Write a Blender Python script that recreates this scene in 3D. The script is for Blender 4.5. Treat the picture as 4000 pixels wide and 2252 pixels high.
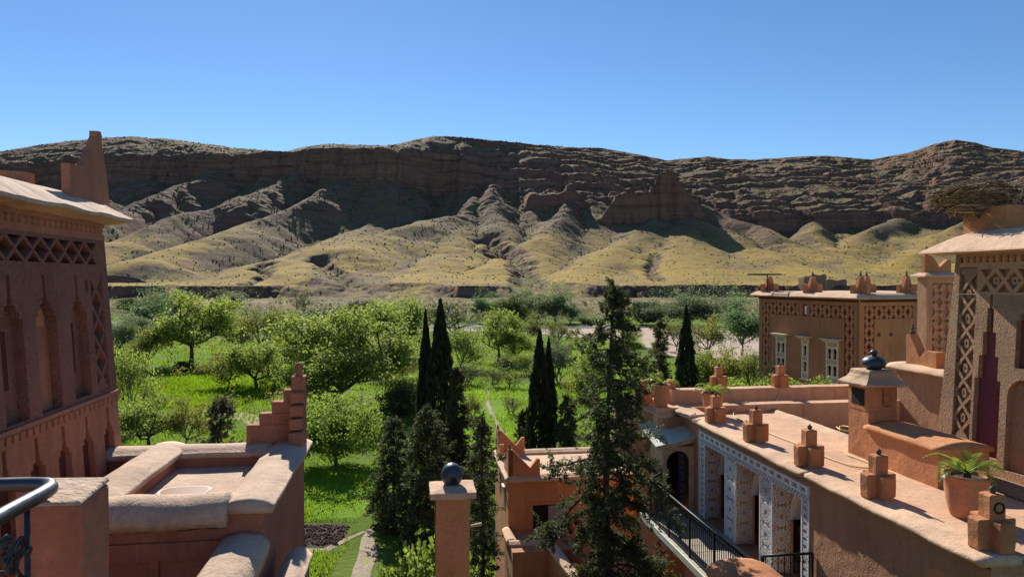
import bpy, bmesh, math, random
import numpy as np
from mathutils import Vector, Matrix, noise, geometry

# ------------------------------------------------------------------ camera, sky, sun, exposure
for o in list(bpy.data.objects):
    bpy.data.objects.remove(o, do_unlink=True)
scene = bpy.context.scene
COL = scene.collection
R = math.radians
GROUND = -14.0                       # valley floor; the eye is at the origin, 14 m above it
cam_data = bpy.data.cameras.new('camera')
cam_data.sensor_width = 36.0
cam_data.lens = 24.93
cam_data.clip_start = 0.1
cam_data.clip_end = 9000
cam = bpy.data.objects.new('camera', cam_data)
cam.rotation_euler = (R(90 - 0.745), 0, 0)
COL.objects.link(cam)
scene.camera = cam

SUN_AZ, SUN_EL = R(-16.0), R(34.0)   # azimuth from +Y towards +X
world = bpy.data.worlds.new('World')
scene.world = world
world.use_nodes = True
wn = world.node_tree.nodes
sky = wn.new('ShaderNodeTexSky')
sky.sky_type = 'NISHITA'
sky.sun_disc = False
sky.sun_elevation = SUN_EL
sky.sun_rotation = SUN_AZ
sky.altitude = 1500
sky.air_density = 1.0
sky.dust_density = 0.1
sky.ozone_density = 4.0
bg = wn['Background']
bg.inputs['Strength'].default_value = 0.084
hs_n = wn.new('ShaderNodeHueSaturation')
hs_n.inputs['Saturation'].default_value = 1.12
world.node_tree.links.new(sky.outputs[0], hs_n.inputs['Color'])
world.node_tree.links.new(hs_n.outputs[0], bg.inputs[0])

sun_data = bpy.data.lights.new('sun', 'SUN')
sun_data.energy = 5.0
sun_data.angle = R(0.53)
sun_data.color = (1.0, 0.94, 0.84)
sun = bpy.data.objects.new('sun', sun_data)
sv = Vector((math.sin(SUN_AZ) * math.cos(SUN_EL), math.cos(SUN_AZ) * math.cos(SUN_EL), math.sin(SUN_EL)))
sun.rotation_euler = (-sv).to_track_quat('-Z', 'Y').to_euler()
sun.location = sv * 60
COL.objects.link(sun)

scene.render.engine = 'CYCLES'
vs = scene.view_settings
vs.view_transform = 'Standard'
vs.look = 'None'
vs.gamma = 1.0
vs.exposure = 0.58
vs.use_curve_mapping = False
scene.cycles.max_bounces = 6
scene.cycles.diffuse_bounces = 4
scene.cycles.transmission_bounces = 4
scene.cycles.transparent_max_bounces = 4
scene.cycles.caustics_reflective = False
scene.cycles.caustics_refractive = False

# ------------------------------------------------------------------ helpers
random.seed(7)
RNG = np.random.default_rng(11)

def tag(o, label=None, cat=None, group=None, kind=None):
    if label: o['label'] = label
    if cat: o['category'] = cat
    if group: o['group'] = group
    if kind: o['kind'] = kind
    return o

def empty(name, loc=(0, 0, 0), rz=0.0, label=None, cat=None, group=None):
    o = bpy.data.objects.new(name, None)
    o.empty_display_size = 0.2
    o.location = loc
    o.rotation_euler = (0, 0, rz)
    COL.objects.link(o)
    return tag(o, label, cat, group)

def link_mesh(name, me, mat=None, parent=None, loc=None, rot=None, scale=None):
    o = bpy.data.objects.new(name, me)
    COL.objects.link(o)
    if mat is not None and not me.materials:
        me.materials.append(mat)
    if parent is not None: o.parent = parent
    if loc is not None: o.location = loc
    if rot is not None: o.rotation_euler = rot
    if scale is not None: o.scale = scale
    return o

def np_mesh(name, V, F, smooth=False):
    """V (n,3) float, F (m,k) int with constant k"""
    V = np.ascontiguousarray(V, dtype=np.float32); F = np.ascontiguousarray(F, dtype=np.int32)
    me = bpy.data.meshes.new(name)
    k = F.shape[1]
    me.vertices.add(len(V)); me.vertices.foreach_set('co', V.ravel())
    me.loops.add(F.size); me.loops.foreach_set('vertex_index', F.ravel())
    me.polygons.add(len(F))
    me.polygons.foreach_set('loop_start', np.arange(0, F.size, k, dtype=np.int32))
    me.polygons.foreach_set('loop_total', np.full(len(F), k, dtype=np.int32))
    if smooth:
        me.polygons.foreach_set('use_smooth', np.ones(len(F), dtype=bool))
    me.update(calc_edges=True)
    return me

def nvec(p, f, seed=0.0):
    q = Vector(p) * f + Vector((seed, seed * 1.7, seed * 2.3))
    return noise.noise_vector(q)

class MB:
    """collects verts and faces, then links them as one mesh object"""
    def __init__(self): self.v = []; self.f = []
    def add(self, vs_, fs_):
        n = len(self.v); self.v += [tuple(p) for p in vs_]
        self.f += [tuple(i + n for i in q) for q in fs_]; return self
    def hexa(self, p):   # bottom 4 ccw, top 4 ccw
        return self.add(p, [(3, 2, 1, 0), (4, 5, 6, 7), (0, 1, 5, 4), (1, 2, 6, 5), (2, 3, 7, 6), (3, 0, 4, 7)])
    def box(self, x0, x1, y0, y1, z0, z1, div=0, top=None):
        """top=(dx,dy): inset of the top on each side (batter)"""
        dx, dy = top if top else (0, 0)
        c = [(x0, y0, z0), (x1, y0, z0), (x1, y1, z0), (x0, y1, z0),
             (x0 + dx, y0 + dy, z1), (x1 - dx, y0 + dy, z1), (x1 - dx, y1 - dy, z1), (x0 + dx, y1 - dy, z1)]
        if not div: return self.hexa(c)
        c = [Vector(q) for q in c]; idx = {}; V = []; Fq = []
        def gv(p):
            k = (round(p.x, 4), round(p.y, 4), round(p.z, 4))
            if k not in idx: idx[k] = len(V); V.append(p)
            return idx[k]
        for q in [(3, 2, 1, 0), (4, 5, 6, 7), (0, 1, 5, 4), (1, 2, 6, 5), (2, 3, 7, 6), (3, 0, 4, 7)]:
            a, b, cc, d = [c[i] for i in q]
            nu = max(1, round(max((b - a).length, (cc - d).length) / div)); nv = max(1, round(max((d - a).length, (cc - b).length) / div))
            g = [[gv((a.lerp(b, i / nu)).lerp(d.lerp(cc, i / nu), j / nv)) for j in range(nv + 1)] for i in range(nu + 1)]
            for i in range(nu):
                for j in range(nv): Fq.append((g[i][j], g[i + 1][j], g[i + 1][j + 1], g[i][j + 1]))
        return self.add(V, Fq)
    def tube(self, pts, r, n=6, cap=True):
        pts = [Vector(p) for p in pts]; m = len(pts)
        rr = r if isinstance(r, (list, tuple)) else [r] * m
        V = []; up = Vector((0.13, 0.21, 0.97)); prev = None
        for i, p in enumerate(pts):
            t = (pts[min(i + 1, m - 1)] - pts[max(i - 1, 0)])
            if t.length < 1e-9: t = Vector((0, 0, 1))
            t.normalize()
            if prev is None:
                a = t.cross(up)
                if a.length < 1e-3: a = t.cross(Vector((1, 0, 0)))
            else:
                a = prev - t * prev.dot(t)
            a.normalize(); prev = a; b = t.cross(a)
            for k in range(n):
                an = 2 * math.pi * k / n
                V.append(p + (a * math.cos(an) + b * math.sin(an)) * rr[i])
        Fq = [(i * n + k, i * n + (k + 1) % n, (i + 1) * n + (k + 1) % n, (i + 1) * n + k) for i in range(m - 1) for k in range(n)]
        if cap: Fq += [tuple(reversed(range(n))), tuple((m - 1) * n + k for k in range(n))]
        return self.add(V, Fq)
    def lathe(self, prof, n=24, c=(0, 0, 0)):
        V = []; m = len(prof)
        for r_, z_ in prof:
            for k in range(n):
                a = 2 * math.pi * k / n
                V.append((c[0] + r_ * math.cos(a), c[1] + r_ * math.sin(a), c[2] + z_))
        Fq = [(i * n + k, i * n + (k + 1) % n, (i + 1) * n + (k + 1) % n, (i + 1) * n + k) for i in range(m - 1) for k in range(n)]
        Fq += [tuple(reversed(range(n))), tuple((m - 1) * n + k for k in range(n))]
        return self.add(V, Fq)
    def plate(self, loops, w0, w1, fn, back=False):
        """loops[0] outer outline, the rest holes, in (u,v); fn(u,v,w)->xyz; front at w1"""
        tl = [[Vector((p[0], p[1], 0)) for p in l] for l in loops]
        flat = [p for l in loops for p in l]
        tris = geometry.tessellate_polygon(tl)
        n = len(flat)
        V = [fn(p[0], p[1], w1) for p in flat] + [fn(p[0], p[1], w0) for p in flat]
        Fq = []
        for t in tris:
            a, b, c = [Vector(V[i]) for i in t]
            Fq.append(tuple(t))
            if back: Fq.append((t[2] + n, t[1] + n, t[0] + n))
        o = 0
        for l in loops:
            m = len(l)
            for i in range(m):
                j = (i + 1) % m
                Fq.append((o + i, o + j, o + j + n, o + i + n))
            o += m
        return self.add(V, Fq)
    def sweep(self, prof, a, b, seg=0.3, side=None, wob=0.0, fq=1.5):
        """profile [(lateral, up)] swept from a to b; lateral is to the right of the direction a->b"""
        a = Vector(a); b = Vector(b); d = (b - a); L = d.length
        dh = Vector((d.x, d.y, 0)).normalized(); right = Vector((dh.y, -dh.x, 0)) if side is None else Vector(side)
        n = max(1, int(L / seg)); m = len(prof); V = []
        for i in range(n + 1):
            p = a + d * (i / n)
            for (l, u) in prof:
                q = p + right * l + Vector((0, 0, u))
                if wob: q = q + nvec(q, fq, 3.1) * wob + nvec(q, fq * 4, 8.1) * wob * 0.35
                V.append(q)
        Fq = [(i * m + k, i * m + (k + 1) % m, (i + 1) * m + (k + 1) % m, (i + 1) * m + k) for i in range(n) for k in range(m)]
        Fq += [tuple(reversed(range(m))), tuple(n * m + k for k in range(m))]
        return self.add(V, Fq)
    def wobble(self, amp, fq=1.2, seed=0.0):
        self.v = [tuple(Vector(p) + nvec(p, fq, seed) * amp + nvec(p, fq * 3.7, seed + 5) * amp * 0.4) for p in self.v]; return self
    def build(self, name, mat, parent=None, smooth=False, bevel=0.0, loc=None, rot=None, recalc=True):
        me = bpy.data.meshes.new(name)
        me.from_pydata([tuple(p) for p in self.v], [], self.f)
        if recalc:
            bm = bmesh.new(); bm.from_mesh(me); bmesh.ops.recalc_face_normals(bm, faces=bm.faces); bm.to_mesh(me); bm.free()
        if smooth:
            for p in me.polygons: p.use_smooth = True
        o = link_mesh(name, me, mat, parent, loc, rot)
        if bevel:
            md = o.modifiers.new('bevel', 'BEVEL'); md.width = bevel; md.segments = 2; md.limit_method = 'ANGLE'; md.angle_limit = R(35)
        return o

def coping_prof(w0, w1, h, drop=0.06, n=7, skew=0.0):
    """rounded coping cross-section from lateral w0 to w1, hump height h"""
    P = [(w0, -drop), (w0 - 0.015, 0.0)]
    for i in range(n):
        t = i / (n - 1); a = math.pi * t
        P.append((w0 + (w1 - w0) * t, h * (math.sin(a) ** 0.7 if 0 < t < 1 else 0) + skew * t))
    P += [(w1 + 0.015, skew), (w1, skew - drop)]
    return P

# ---- vectorised gradient noise
_P = np.random.default_rng(5).permutation(512).astype(np.int64)
_G = np.stack([np.cos(np.arange(512) * 2.399963), np.sin(np.arange(512) * 2.399963)], 1)
def pnoise(x, y):
    xi = np.floor(x).astype(np.int64); yi = np.floor(y).astype(np.int64)
    xf = x - xi; yf = y - yi
    u = xf * xf * xf * (xf * (xf * 6 - 15) + 10); v = yf * yf * yf * (yf * (yf * 6 - 15) + 10)
    def g(ix, iy, fx, fy):
        h = _P[(_P[ix & 511] + iy) & 511]; gr = _G[h]
        return gr[..., 0] * fx + gr[..., 1] * fy
    a = g(xi, yi, xf, yf); b = g(xi + 1, yi, xf - 1, yf); c = g(xi, yi + 1, xf, yf - 1); d = g(xi + 1, yi + 1, xf - 1, yf - 1)
    return (a + (b - a) * u + ((c + (d - c) * u) - (a + (b - a) * u)) * v) * 1.5
def fbm(x, y, o=4, lac=2.03, gain=0.5):
    s = 0.0; a = 1.0
    for i in range(o):
        s = s + a * pnoise(x + 17.3 * i, y - 9.1 * i); x = x * lac; y = y * lac; a *= gain
    return s
def ridged(x, y, o=4):
    s = 0.0; a = 1.0
    for i in range(o):
        s = s + a * (1 - np.abs(pnoise(x + 31.7 * i, y + 5.3 * i)) * 2); x = x * 2.1; y = y * 2.1; a *= 0.5
    return s
def sstep(a, b, x):
    t = np.clip((x - a) / (b - a), 0, 1); return t * t * (3 - 2 * t)

# ------------------------------------------------------------------ materials
class NT:
    def __init__(self, name):
        self.m = bpy.data.materials.new(name); self.m.use_nodes = True
        self.t = self.m.node_tree; self.n = self.t.nodes; self.l = self.t.links
        self.b = self.n['Principled BSDF']; self.out = self.n['Material Output']
    def node(self, typ, ins=None, **kw):
        nd = self.n.new(typ)
        for k, v in kw.items(): setattr(nd, k, v)
        if ins:
            for k, v in ins.items(): self.set(nd, k, v)
        return nd
    def set(self, nd, k, v):
        s = nd.inputs[k]
        if isinstance(v, bpy.types.NodeSocket): self.l.new(v, s)
        else: s.default_value = v
    def pos(self): return self.node('ShaderNodeNewGeometry').outputs['Position']
    def noise(self, vec, scale, detail=4, rough=0.55, dist=0.0):
        return self.node('ShaderNodeTexNoise', {'Vector': vec, 'Scale': scale, 'Detail': detail, 'Roughness': rough, 'Distortion': dist}).outputs['Fac']
    def ramp(self, fac, stops):
        r = self.node('ShaderNodeValToRGB', {'Fac': fac}); e = r.color_ramp.elements
        while len(e) > 1: e.remove(e[-1])
        e[0].position = stops[0][0]; c = stops[0][1]; e[0].color = (*c, 1) if isinstance(c, tuple) else (c, c, c, 1)
        for p, c in stops[1:]:
            x = e.new(p); x.color = (*c, 1) if isinstance(c, tuple) else (c, c, c, 1)
        return r.outputs['Color']
    def mix(self, fac, a, b, mode='MIX'):
        nd = self.node('ShaderNodeMix', data_type='RGBA', blend_type=mode)
        for k, v in ((0, fac), (6, a), (7, b)):
            if isinstance(v, bpy.types.NodeSocket): self.l.new(v, nd.inputs[k])
            else: nd.inputs[k].default_value = v if k == 0 else (*v, 1)
        return nd.outputs[2]
    def math(self, op, a, b=0.0):
        nd = self.node('ShaderNodeMath', operation=op)
        self.set(nd, 0, a); self.set(nd, 1, b); return nd.outputs[0]
    def scalevec(self, vec, s):
        nd = self.node('ShaderNodeVectorMath', operation='MULTIPLY'); self.set(nd, 0, vec); nd.inputs[1].default_value = s
        return nd.outputs[0]
    def bump(self, h, strength=0.5, dist=0.02, prev=None):
        nd = self.node('ShaderNodeBump', {'Height': h, 'Strength': strength, 'Distance': dist})
        if prev is not None: self.l.new(prev, nd.inputs['Normal'])
        return nd.outputs['Normal']

def sc(c, k): return tuple(min(1.0, x * k) for x in c)

def plaster(name, col, var=0.3, bump=0.5, grit=1.0, spots=0.25, dark=(0.10, 0.07, 0.055)):
    col = (col[0], col[1] * 0.875, col[2] * 0.72)
    t = NT(name); p = t.pos()
    big = t.noise(p, 0.7, 5, 0.6)
    c = t.ramp(big, [(0.3, sc(col, 1 - var)), (0.5, col), (0.72, sc(col, 1 + var * 0.6))])
    streak = t.noise(t.scalevec(p, (3.0, 3.0, 0.35)), 1.6, 5, 0.65)
    c = t.mix(t.math('MULTIPLY', t.ramp(streak, [(0.48, 0.0), (0.75, 1.0)]), 0.55), c, sc(col, 0.55))
    pat = t.noise(p, 0.33, 6, 0.7, 0.8)
    c = t.mix(t.math('MULTIPLY', t.ramp(pat, [(0.52, 0.0), (0.60, 1.0)]), 0.30), c, (min(1, col[0] * 1.18), min(1, col[1] * 1.2), min(1, col[2] * 1.25)))
    fine = t.noise(p, 22 * grit, 4, 0.7)
    c = t.mix(0.5, c, t.ramp(fine, [(0.3, 0.35), (0.5, 0.5), (0.7, 0.66)]), 'OVERLAY')
    sp = t.ramp(t.noise(p, 7 * grit, 3, 0.6, 0.6), [(0.62, 0.0), (0.70, 1.0)])
    c = t.mix(t.math('MULTIPLY', sp, spots), c, dark)
    t.set(t.b, 'Base Color', c)
    t.b.inputs['Roughness'].default_value = 0.92
    t.b.inputs['Specular IOR Level'].default_value = 0.25
    h1 = t.noise(p, 3.0, 4, 0.6); h2 = t.noise(p, 34 * grit, 3, 0.65)
    n1 = t.bump(h1, 0.5 * bump, 0.08)
    n2 = t.bump(h2, bump, 0.018, n1)
    t.set(t.b, 'Normal', n2)
    return t.m

def simple(name, col, rough=0.7, metal=0.0, var=0.2, scale=9.0, bump=0.0, spec=0.4):
    t = NT(name); p = t.pos()
    c = t.ramp(t.noise(p, scale, 4, 0.6), [(0.3, sc(col, 1 - var)), (0.7, sc(col, 1 + var))])
    t.set(t.b, 'Base Color', c)
    t.b.inputs['Roughness'].default_value = rough
    t.b.inputs['Metallic'].default_value = metal
    t.b.inputs['Specular IOR Level'].default_value = spec
    if bump: t.set(t.b, 'Normal', t.bump(t.noise(p, scale * 3, 3, 0.6), bump, 0.01))
    return t.m

def foliage(name, col, trans, tw=0.45, var=0.35, rough=0.6, ns=0.9):
    """leaf: diffuse + translucent, colour varied per clump and per object"""
    t = NT(name); p = t.pos()
    rnd = t.node('ShaderNodeObjectInfo').outputs['Random']
    nz = t.noise(p, ns, 5, 0.7)
    k = t.ramp(nz, [(0.3, 1 - var), (0.5, 1.0), (0.7, 1 + var)])
    kr = t.ramp(rnd, [(0.0, (0.85, 0.9, 0.85)), (0.5, (1.0, 1.0, 1.0)), (1.0, (1.15, 1.08, 0.9))])
    k = t.mix(1.0, k, kr, 'MULTIPLY')
    c = t.mix(1.0, k, col, 'MULTIPLY'); c2 = t.mix(1.0, k, trans, 'MULTIPLY')
    t.set(t.b, 'Base Color', c)
    t.b.inputs['Roughness'].default_value = rough
    t.b.inputs['Specular IOR Level'].default_value = 0.25
    tr = t.node('ShaderNodeBsdfTranslucent'); t.set(tr, 'Color', c2)
    ms = t.node('ShaderNodeMixShader'); ms.inputs[0].default_value = tw
    t.l.new(t.b.outputs[0], ms.inputs[1]); t.l.new(tr.outputs[0], ms.inputs[2]); t.l.new(ms.outputs[0], t.out.inputs[0])
    return t.m
# ------------------------------------------------------------------ mountain range across the river
def mountain():
    F = 2770.0; H0 = 1090.0
    nu = 900
    U = np.linspace(-0.90, 0.86, nu)
    rows = np.concatenate([np.linspace(250, 372, 26, endpoint=False), np.linspace(372, 420, 44, endpoint=False), np.linspace(420, 640, 120, endpoint=False),
                           np.linspace(640, 880, 210, endpoint=False), np.linspace(880, 1100, 90, endpoint=False), np.linspace(1100, 1500, 14)])
    nv = len(rows)
    u, Y = np.meshgrid(U, rows, indexing='ij')
    X = u * Y
    px = 2000 + u * F
    def curve(pts):
        a = np.array(pts, float); return np.interp(px, a[:, 0], a[:, 1])
    def zpy(py, y): return (H0 - py) / F * y
    # skyline
    sk = curve([(-500, 640), (-200, 610), (0, 592), (180, 562), (390, 539), (520, 533), (700, 546), (930, 579), (1000, 583), (1120, 592), (1180, 576), (1280, 561), (1500, 569),
                (1550, 563), (1640, 541), (1700, 530), (1800, 535), (2000, 555), (2200, 573), (2350, 577), (2480, 600), (2600, 625), (2760, 610), (2850, 620), (2930, 623),
                (3100, 612), (3225, 607), (3400, 622), (3550, 595), (3650, 560), (3730, 545), (3800, 555), (3870, 575), (4000, 590), (4400, 640)])
    wob = fbm(X / 100, Y / 100, 3) * 9
    Yf = curve([(-500, 775), (0, 794), (400, 800), (800, 815), (1100, 828), (1400, 819), (1560, 800), (1700, 837), (1850, 831), (2050, 794), (2400, 781), (2700, 732), (3000, 710), (3400, 707), (3700, 688), (4000, 670), (4500, 645)])
    flute = fbm(X / 24, Y / 420, 4) * 9 + ridged(X / 60, Y / 400 + 3, 2) * 5
    Yf = Yf + wob * 0.8 + flute
    thick = curve([(-500, 17), (1500, 15), (1800, 26), (2000, 70), (2450, 95), (2700, 38), (2850, 8), (3650, 9), (3900, 38), (4500, 50)])
    Yt = Yf + thick
    py_f = curve([(-500, 760), (0, 735), (600, 712), (1000, 705), (1400, 700), (1560, 700), (1700, 760), (1850, 735), (2050, 760), (2400, 770), (2700, 830), (2850, 905), (3100, 915), (3300, 895), (3500, 880), (3650, 880), (3900, 880), (4500, 880)])
    py_t = curve([(-500, 660), (0, 645), (400, 612), (600, 606), (1000, 600), (1180, 582), (1500, 580), (1600, 590), (1750, 600), (2000, 640), (2300, 660), (2500, 690), (2700, 790), (2850, 833), (3200, 830), (3600, 828), (3700, 800), (4000, 760), (4500, 760)])
    zf = zpy(py_f, Yf); zt = zpy(py_t, Yt)
    Yr = 927.0 + 125 * sstep(1900, 2500, px) + fbm(X / 220, Y * 0 + 2.2, 2) * 12
    zr = zpy(sk, Yr)
    # valley slope up to the cliff foot
    s = np.clip((Y - 392) / np.maximum(Yf - 392, 50), 0, 1)
    z0 = -3.5 + 5 * np.clip((Y - 392) / 150, 0, 1)
    ex = 2.5 - 0.75 * sstep(2300, 2900, px)
    low = z0 + (zf - z0) * (s ** ex)
    top = zt + (zr - zt) * np.clip((Y - Yt) / (Yr - Yt), 0, 1) ** 0.85
    c = np.clip((Y - Yf) / thick, 0, 1)
    c = c + 0.06 * np.sin(c * np.pi * 2 * 3 + fbm(X / 60, Y / 60, 2) * 2) * (c > 0) * (c < 1)
    base = np.where(Y < Yf, low, np.where(Y < Yt, zf + (zt - zf) * c, top))
    # spurs running down from the cliffs: (px, py, depth) crest points, side slope
    spurs = [
        ([(1850, 770, 781), (1825, 830, 732), (1790, 890, 676), (1750, 965, 602), (1690, 1040, 509), (1630, 1108, 416)], 0.41),
        ([(1820, 835, 729), (1650, 862, 682), (1480, 905, 620), (1330, 965, 546), (1200, 1050, 459)], 0.38),
        ([(1555, 708, 807), (1545, 790, 757), (1440, 880, 682), (1270, 960, 583), (1050, 1050, 484)], 0.62),
        ([(1365, 702, 815), (1240, 765, 747), (1040, 855, 645), (800, 930, 558), (560, 1010, 478)], 0.60),
        ([(1150, 672, 825), (980, 750, 744), (700, 850, 645), (430, 945, 558), (200, 1010, 490)], 0.60),
        ([(830, 662, 825), (700, 725, 763), (540, 800, 695), (380, 865, 626), (180, 950, 546)], 0.66),
        ([(580, 690, 806), (430, 765, 738), (280, 835, 670), (60, 920, 583)], 0.66),
        ([(300, 720, 800), (150, 790, 732), (-80, 880, 645)], 0.66),
        ([(1940, 722, 806), (1925, 780, 760), (1960, 850, 695), (1930, 930, 626)], 0.74),
        ([(2230, 760, 788), (2180, 830, 719), (2120, 900, 657), (2050, 980, 577), (1990, 1040, 502)], 0.60),
        ([(2560, 850, 710), (2480, 900, 664), (2400, 970, 595), (2310, 1040, 515), (2230, 1105, 422)], 0.60),
        ([(2620, 880, 695), (2640, 960, 620), (2680, 1040, 515), (2740, 1105, 422)], 0.50),
        ([(2720, 840, 719), (2810, 890, 676), (2960, 970, 608), (3110, 1040, 521), (3260, 1098, 428)], 0.60),
        ([(2750, 800, 744), (2950, 880, 682), (3080, 950, 620), (3200, 1010, 552)], 0.72),
        ([(3165, 868, 695), (3210, 950, 620), (3290, 1020, 546), (3400, 1085, 453)], 0.74),
        ([(3500, 850, 695), (3400, 910, 645), (3310, 970, 589)], 0.72),
        ([(3900, 800, 676), (3700, 910, 614), (3560, 990, 546), (3440, 1060, 471)], 0.72),
        ([(4300, 850, 620), (4000, 960, 546), (3800, 1040, 471)], 0.66),
    ]
    sp = np.full(X.shape, -1e9)
    Xw = X + fbm(X / 75, Y / 75, 2) * 9; Yw = Y + fbm(X / 75 + 40, Y / 75 + 9, 2) * 9; cr = fbm(X / 40, Y / 40, 3) * 0.7
    edge = fbm(X / 32, Y / 32, 3) * 6
    for pts, k in spurs:
        P = [((a - 2000) / F * d, d, (H0 - b) / F * d) for a, b, d in pts]
        for (x0, y0, h0), (x1, y1, h1) in zip(P[:-1], P[1:]):
            dx, dy = x1 - x0, y1 - y0; L2 = dx * dx + dy * dy
            t = np.clip(((Xw - x0) * dx + (Yw - y0) * dy) / L2, 0, 1)
            dist = np.hypot(Xw - x0 - t * dx, Yw - y0 - t * dy)
            rel = 1 - 0.35 * np.clip((h0 + t * (h1 - h0)) / 60, 0, 1)
            hc = h0 + t * (h1 - h0) + cr * sstep(10, 50, h0 + t * (h1 - h0)); rd = 7 + 20 * (1 - sstep(8, 66, hc))
            hh = hc - k * (0.72 + 0.38 * sstep(4, 56, hc)) * (np.sqrt(dist ** 2 + rd * rd) - rd) + edge * np.clip(dist / 60, 0, 0.5) * 0.35
            sp = np.maximum(sp, hh)
    kk = 3.5
    h = np.clip(0.5 + 0.5 * (sp - base) / kk, 0, 1)
    zz = base + (sp - base) * h + kk * h * (1 - h)
    zz = np.where(Y > Yf + 4, np.maximum(base, np.minimum(zz, base + 2)), zz)
    # butte standing out of its spur
    crest = curve([(2330, 860), (2385, 800), (2400, 762), (2440, 742), (2485, 736), (2535, 737), (2556, 700), (2575, 664), (2600, 658), (2628, 664), (2652, 692), (2682, 742), (2722, 772), (2748, 835), (2790, 885)])
    Yb = 712 + (px - 2600) * 0.02 + fbm(X / 13, Y / 300, 3) * 7
    zc = zpy(crest, Yb + 8)
    inside = (px > 2330) & (px < 2790)
    ramp = np.clip((Y - Yb) / 9, 0, 1); back = 1 - np.clip((Y - Yb - 26) / 26, 0, 1)
    bt = np.where(inside, zz + (zc - zz) * np.minimum(ramp, back), -1e9)
    zz = np.where(inside & (zc > zz), np.maximum(zz, bt), zz)
    # small scarp below the ledges
    Ys = 760 + fbm(X / 22, Y * 0, 3) * 6
    sw = sstep(2040, 2075, px) * (1 - sstep(2230, 2290, px))
    zz = zz + sw * 13 * np.clip((Y - Ys) / 6, 0, 1) * (1 - sstep(0, 45, Y - Ys - 6))
    # stratified ledges, strongest on the right
    wr = sstep(1850, 2300, px) * sstep(0, 30, zz - zpy(845, Y)) + 0.45 * sstep(590, 640, zz * 0 + py_t) * (Y > Yt)
    wr = np.clip(wr, 0, 1) * (1 - sstep(-15, 5, Y - Yr))
    warp = fbm(X / 120, Y / 80, 4) * 10 + fbm(X / 30, Y / 22, 3) * 2.2
    S = 11.0
    q = (zz + warp) / S; fq = q - np.floor(q)
    st = (np.floor(q) + sstep(0.62, 0.96, fq) * 0.86 + fq * 0.14) * S - warp
    zz = zz + (st - zz) * wr * 0.7
    q = (zz + warp * 1.7) / 3.6; fq = q - np.floor(q)
    st = (np.floor(q) + sstep(0.5, 0.95, fq)) * 3.6 - warp * 1.7
    zz = zz + (st - zz) * wr * 0.35
    # erosion: gullies and lumps
    er = np.clip((Y - 420) / 150, 0, 1)
    gl = ridged(X / 52 + fbm(X / 64, Y / 64, 2) * 0.6, Y / 130, 4)
    zz = zz - np.clip(0.7 - gl, 0, 2) * (0.5 + 2.6 * sstep(28, 77, zz)) * er * (Y < Yr - 14)
    rk = sstep(42, 92, zz)
    zz = zz + fbm(X / 28, Y / 28, 4) * (0.5 + 1.5 * rk) * er + fbm(X / 7, Y / 7, 3) * (0.1 + 0.4 * rk)
    hum = wr * ridged(X / 80, Y / 32, 3) * 1.2
    zz = zz + hum
    # a winding gully cut in the left fan and one in the middle
    for line, dep, wd in (([(1050, 985, 496), (1000, 1000, 484), (1060, 1040, 459), (1000, 1085, 422), (960, 1105, 406), (930, 1125, 390)], 4.0, 4.5),
                          ([(1900, 880, 639), (2000, 960, 571), (2040, 1010, 521), (2060, 1060, 459), (2075, 1100, 416), (2070, 1125, 388)], 7.0, 9.0),
                          ([(1250, 1000, 502), (1330, 1050, 447), (1380, 1090, 416), (1400, 1120, 392)], 5.0, 7.0),
                          ([(2560, 960, 583), (2540, 1040, 496), (2580, 1080, 440)], 2.6, 4.0)):
        P = [((a - 2000) / F * d, d) for a, b, d in line]; dm = np.full(X.shape, 1e9)
        for (x0, y0), (x1, y1) in zip(P[:-1], P[1:]):
            dx, dy = x1 - x0, y1 - y0; t = np.clip(((X - x0) * dx + (Y - y0) * dy) / (dx * dx + dy * dy), 0, 1)
            dm = np.minimum(dm, np.hypot(X - x0 - t * dx, Y - y0 - t * dy))
        dm = dm + fbm(X / 12, Y / 12, 3) * 3
        zz = zz - dep * np.exp(-np.clip(dm, 0, None) ** 2 / wd ** 2) * 1.1
    # pit in the left meadow
    dpx = np.hypot((X + 240) / 25, (Y - 429) / 5.0)
    zz = zz - 3.6 * (1 - sstep(0.55, 1.05, dpx + fbm(X / 9, Y / 9, 2) * 0.15))
    # keep the skyline as drawn
    zsky = zpy(sk, Y)
    
    zz = np.where(zz > zsky - 1.4 + fbm(X / 18, Y / 18, 3) * 0.9, zsky - 1.4 + fbm(X / 18, Y / 18, 3) * 0.9, zz)
    crestm = (Y > Yr - 6) & (Y < Yr + 22)
    zz = np.where(crestm, np.maximum(zz, zpy(sk, Y) - 1.0 + fbm(X / 22, Y / 22, 3) * 0.9), zz)
    zz = np.where(Y >= Yr + 22, np.minimum(zz, zpy(sk, Yr) - (Y - Yr - 22) * 0.12), zz)
    # cut bank and the flat river terrace below it
    Yk = 386 + fbm(X / 45, Y / 70, 5) * 15 + fbm(X / 8, X * 0 + 3, 3) * 3.5 - 10 * sstep(-60, -180, X) + 9 * ridged(X / 110, X * 0 + 4, 3) - 8
    bankw = curve([(-500, 1), (640, 1.0), (665, 0.3), (690, 0.4), (720, 1.0), (1020, 1.0), (1130, 0.1), (1680, 0.1), (1790, 0.9), (1900, 0.95), (2030, 0.05), (2280, 0.1), (2380, 0.95), (2640, 0.6), (2700, 1.0), (3100, 1.0), (4500, 1)])
    flat = -14.4 + 1.2 * sstep(252, 285, Y) + np.clip((Y - 300) / 75, 0, 1) * 3.2 + fbm(X / 20, Y / 20, 3) * 0.5
    k = np.clip((Y - Yk) / (2.5 + 3.5 * np.clip(fbm(X / 14, X * 0 + 9, 3) + 0.3, 0, 2) + 26 * (1 - bankw)), 0, 1)
    zz = np.where(Y < Yk, flat, flat + (np.maximum(zz, -6.0 + fbm(X / 50, Y / 90, 3) * 3.0) - flat) * k)
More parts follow.
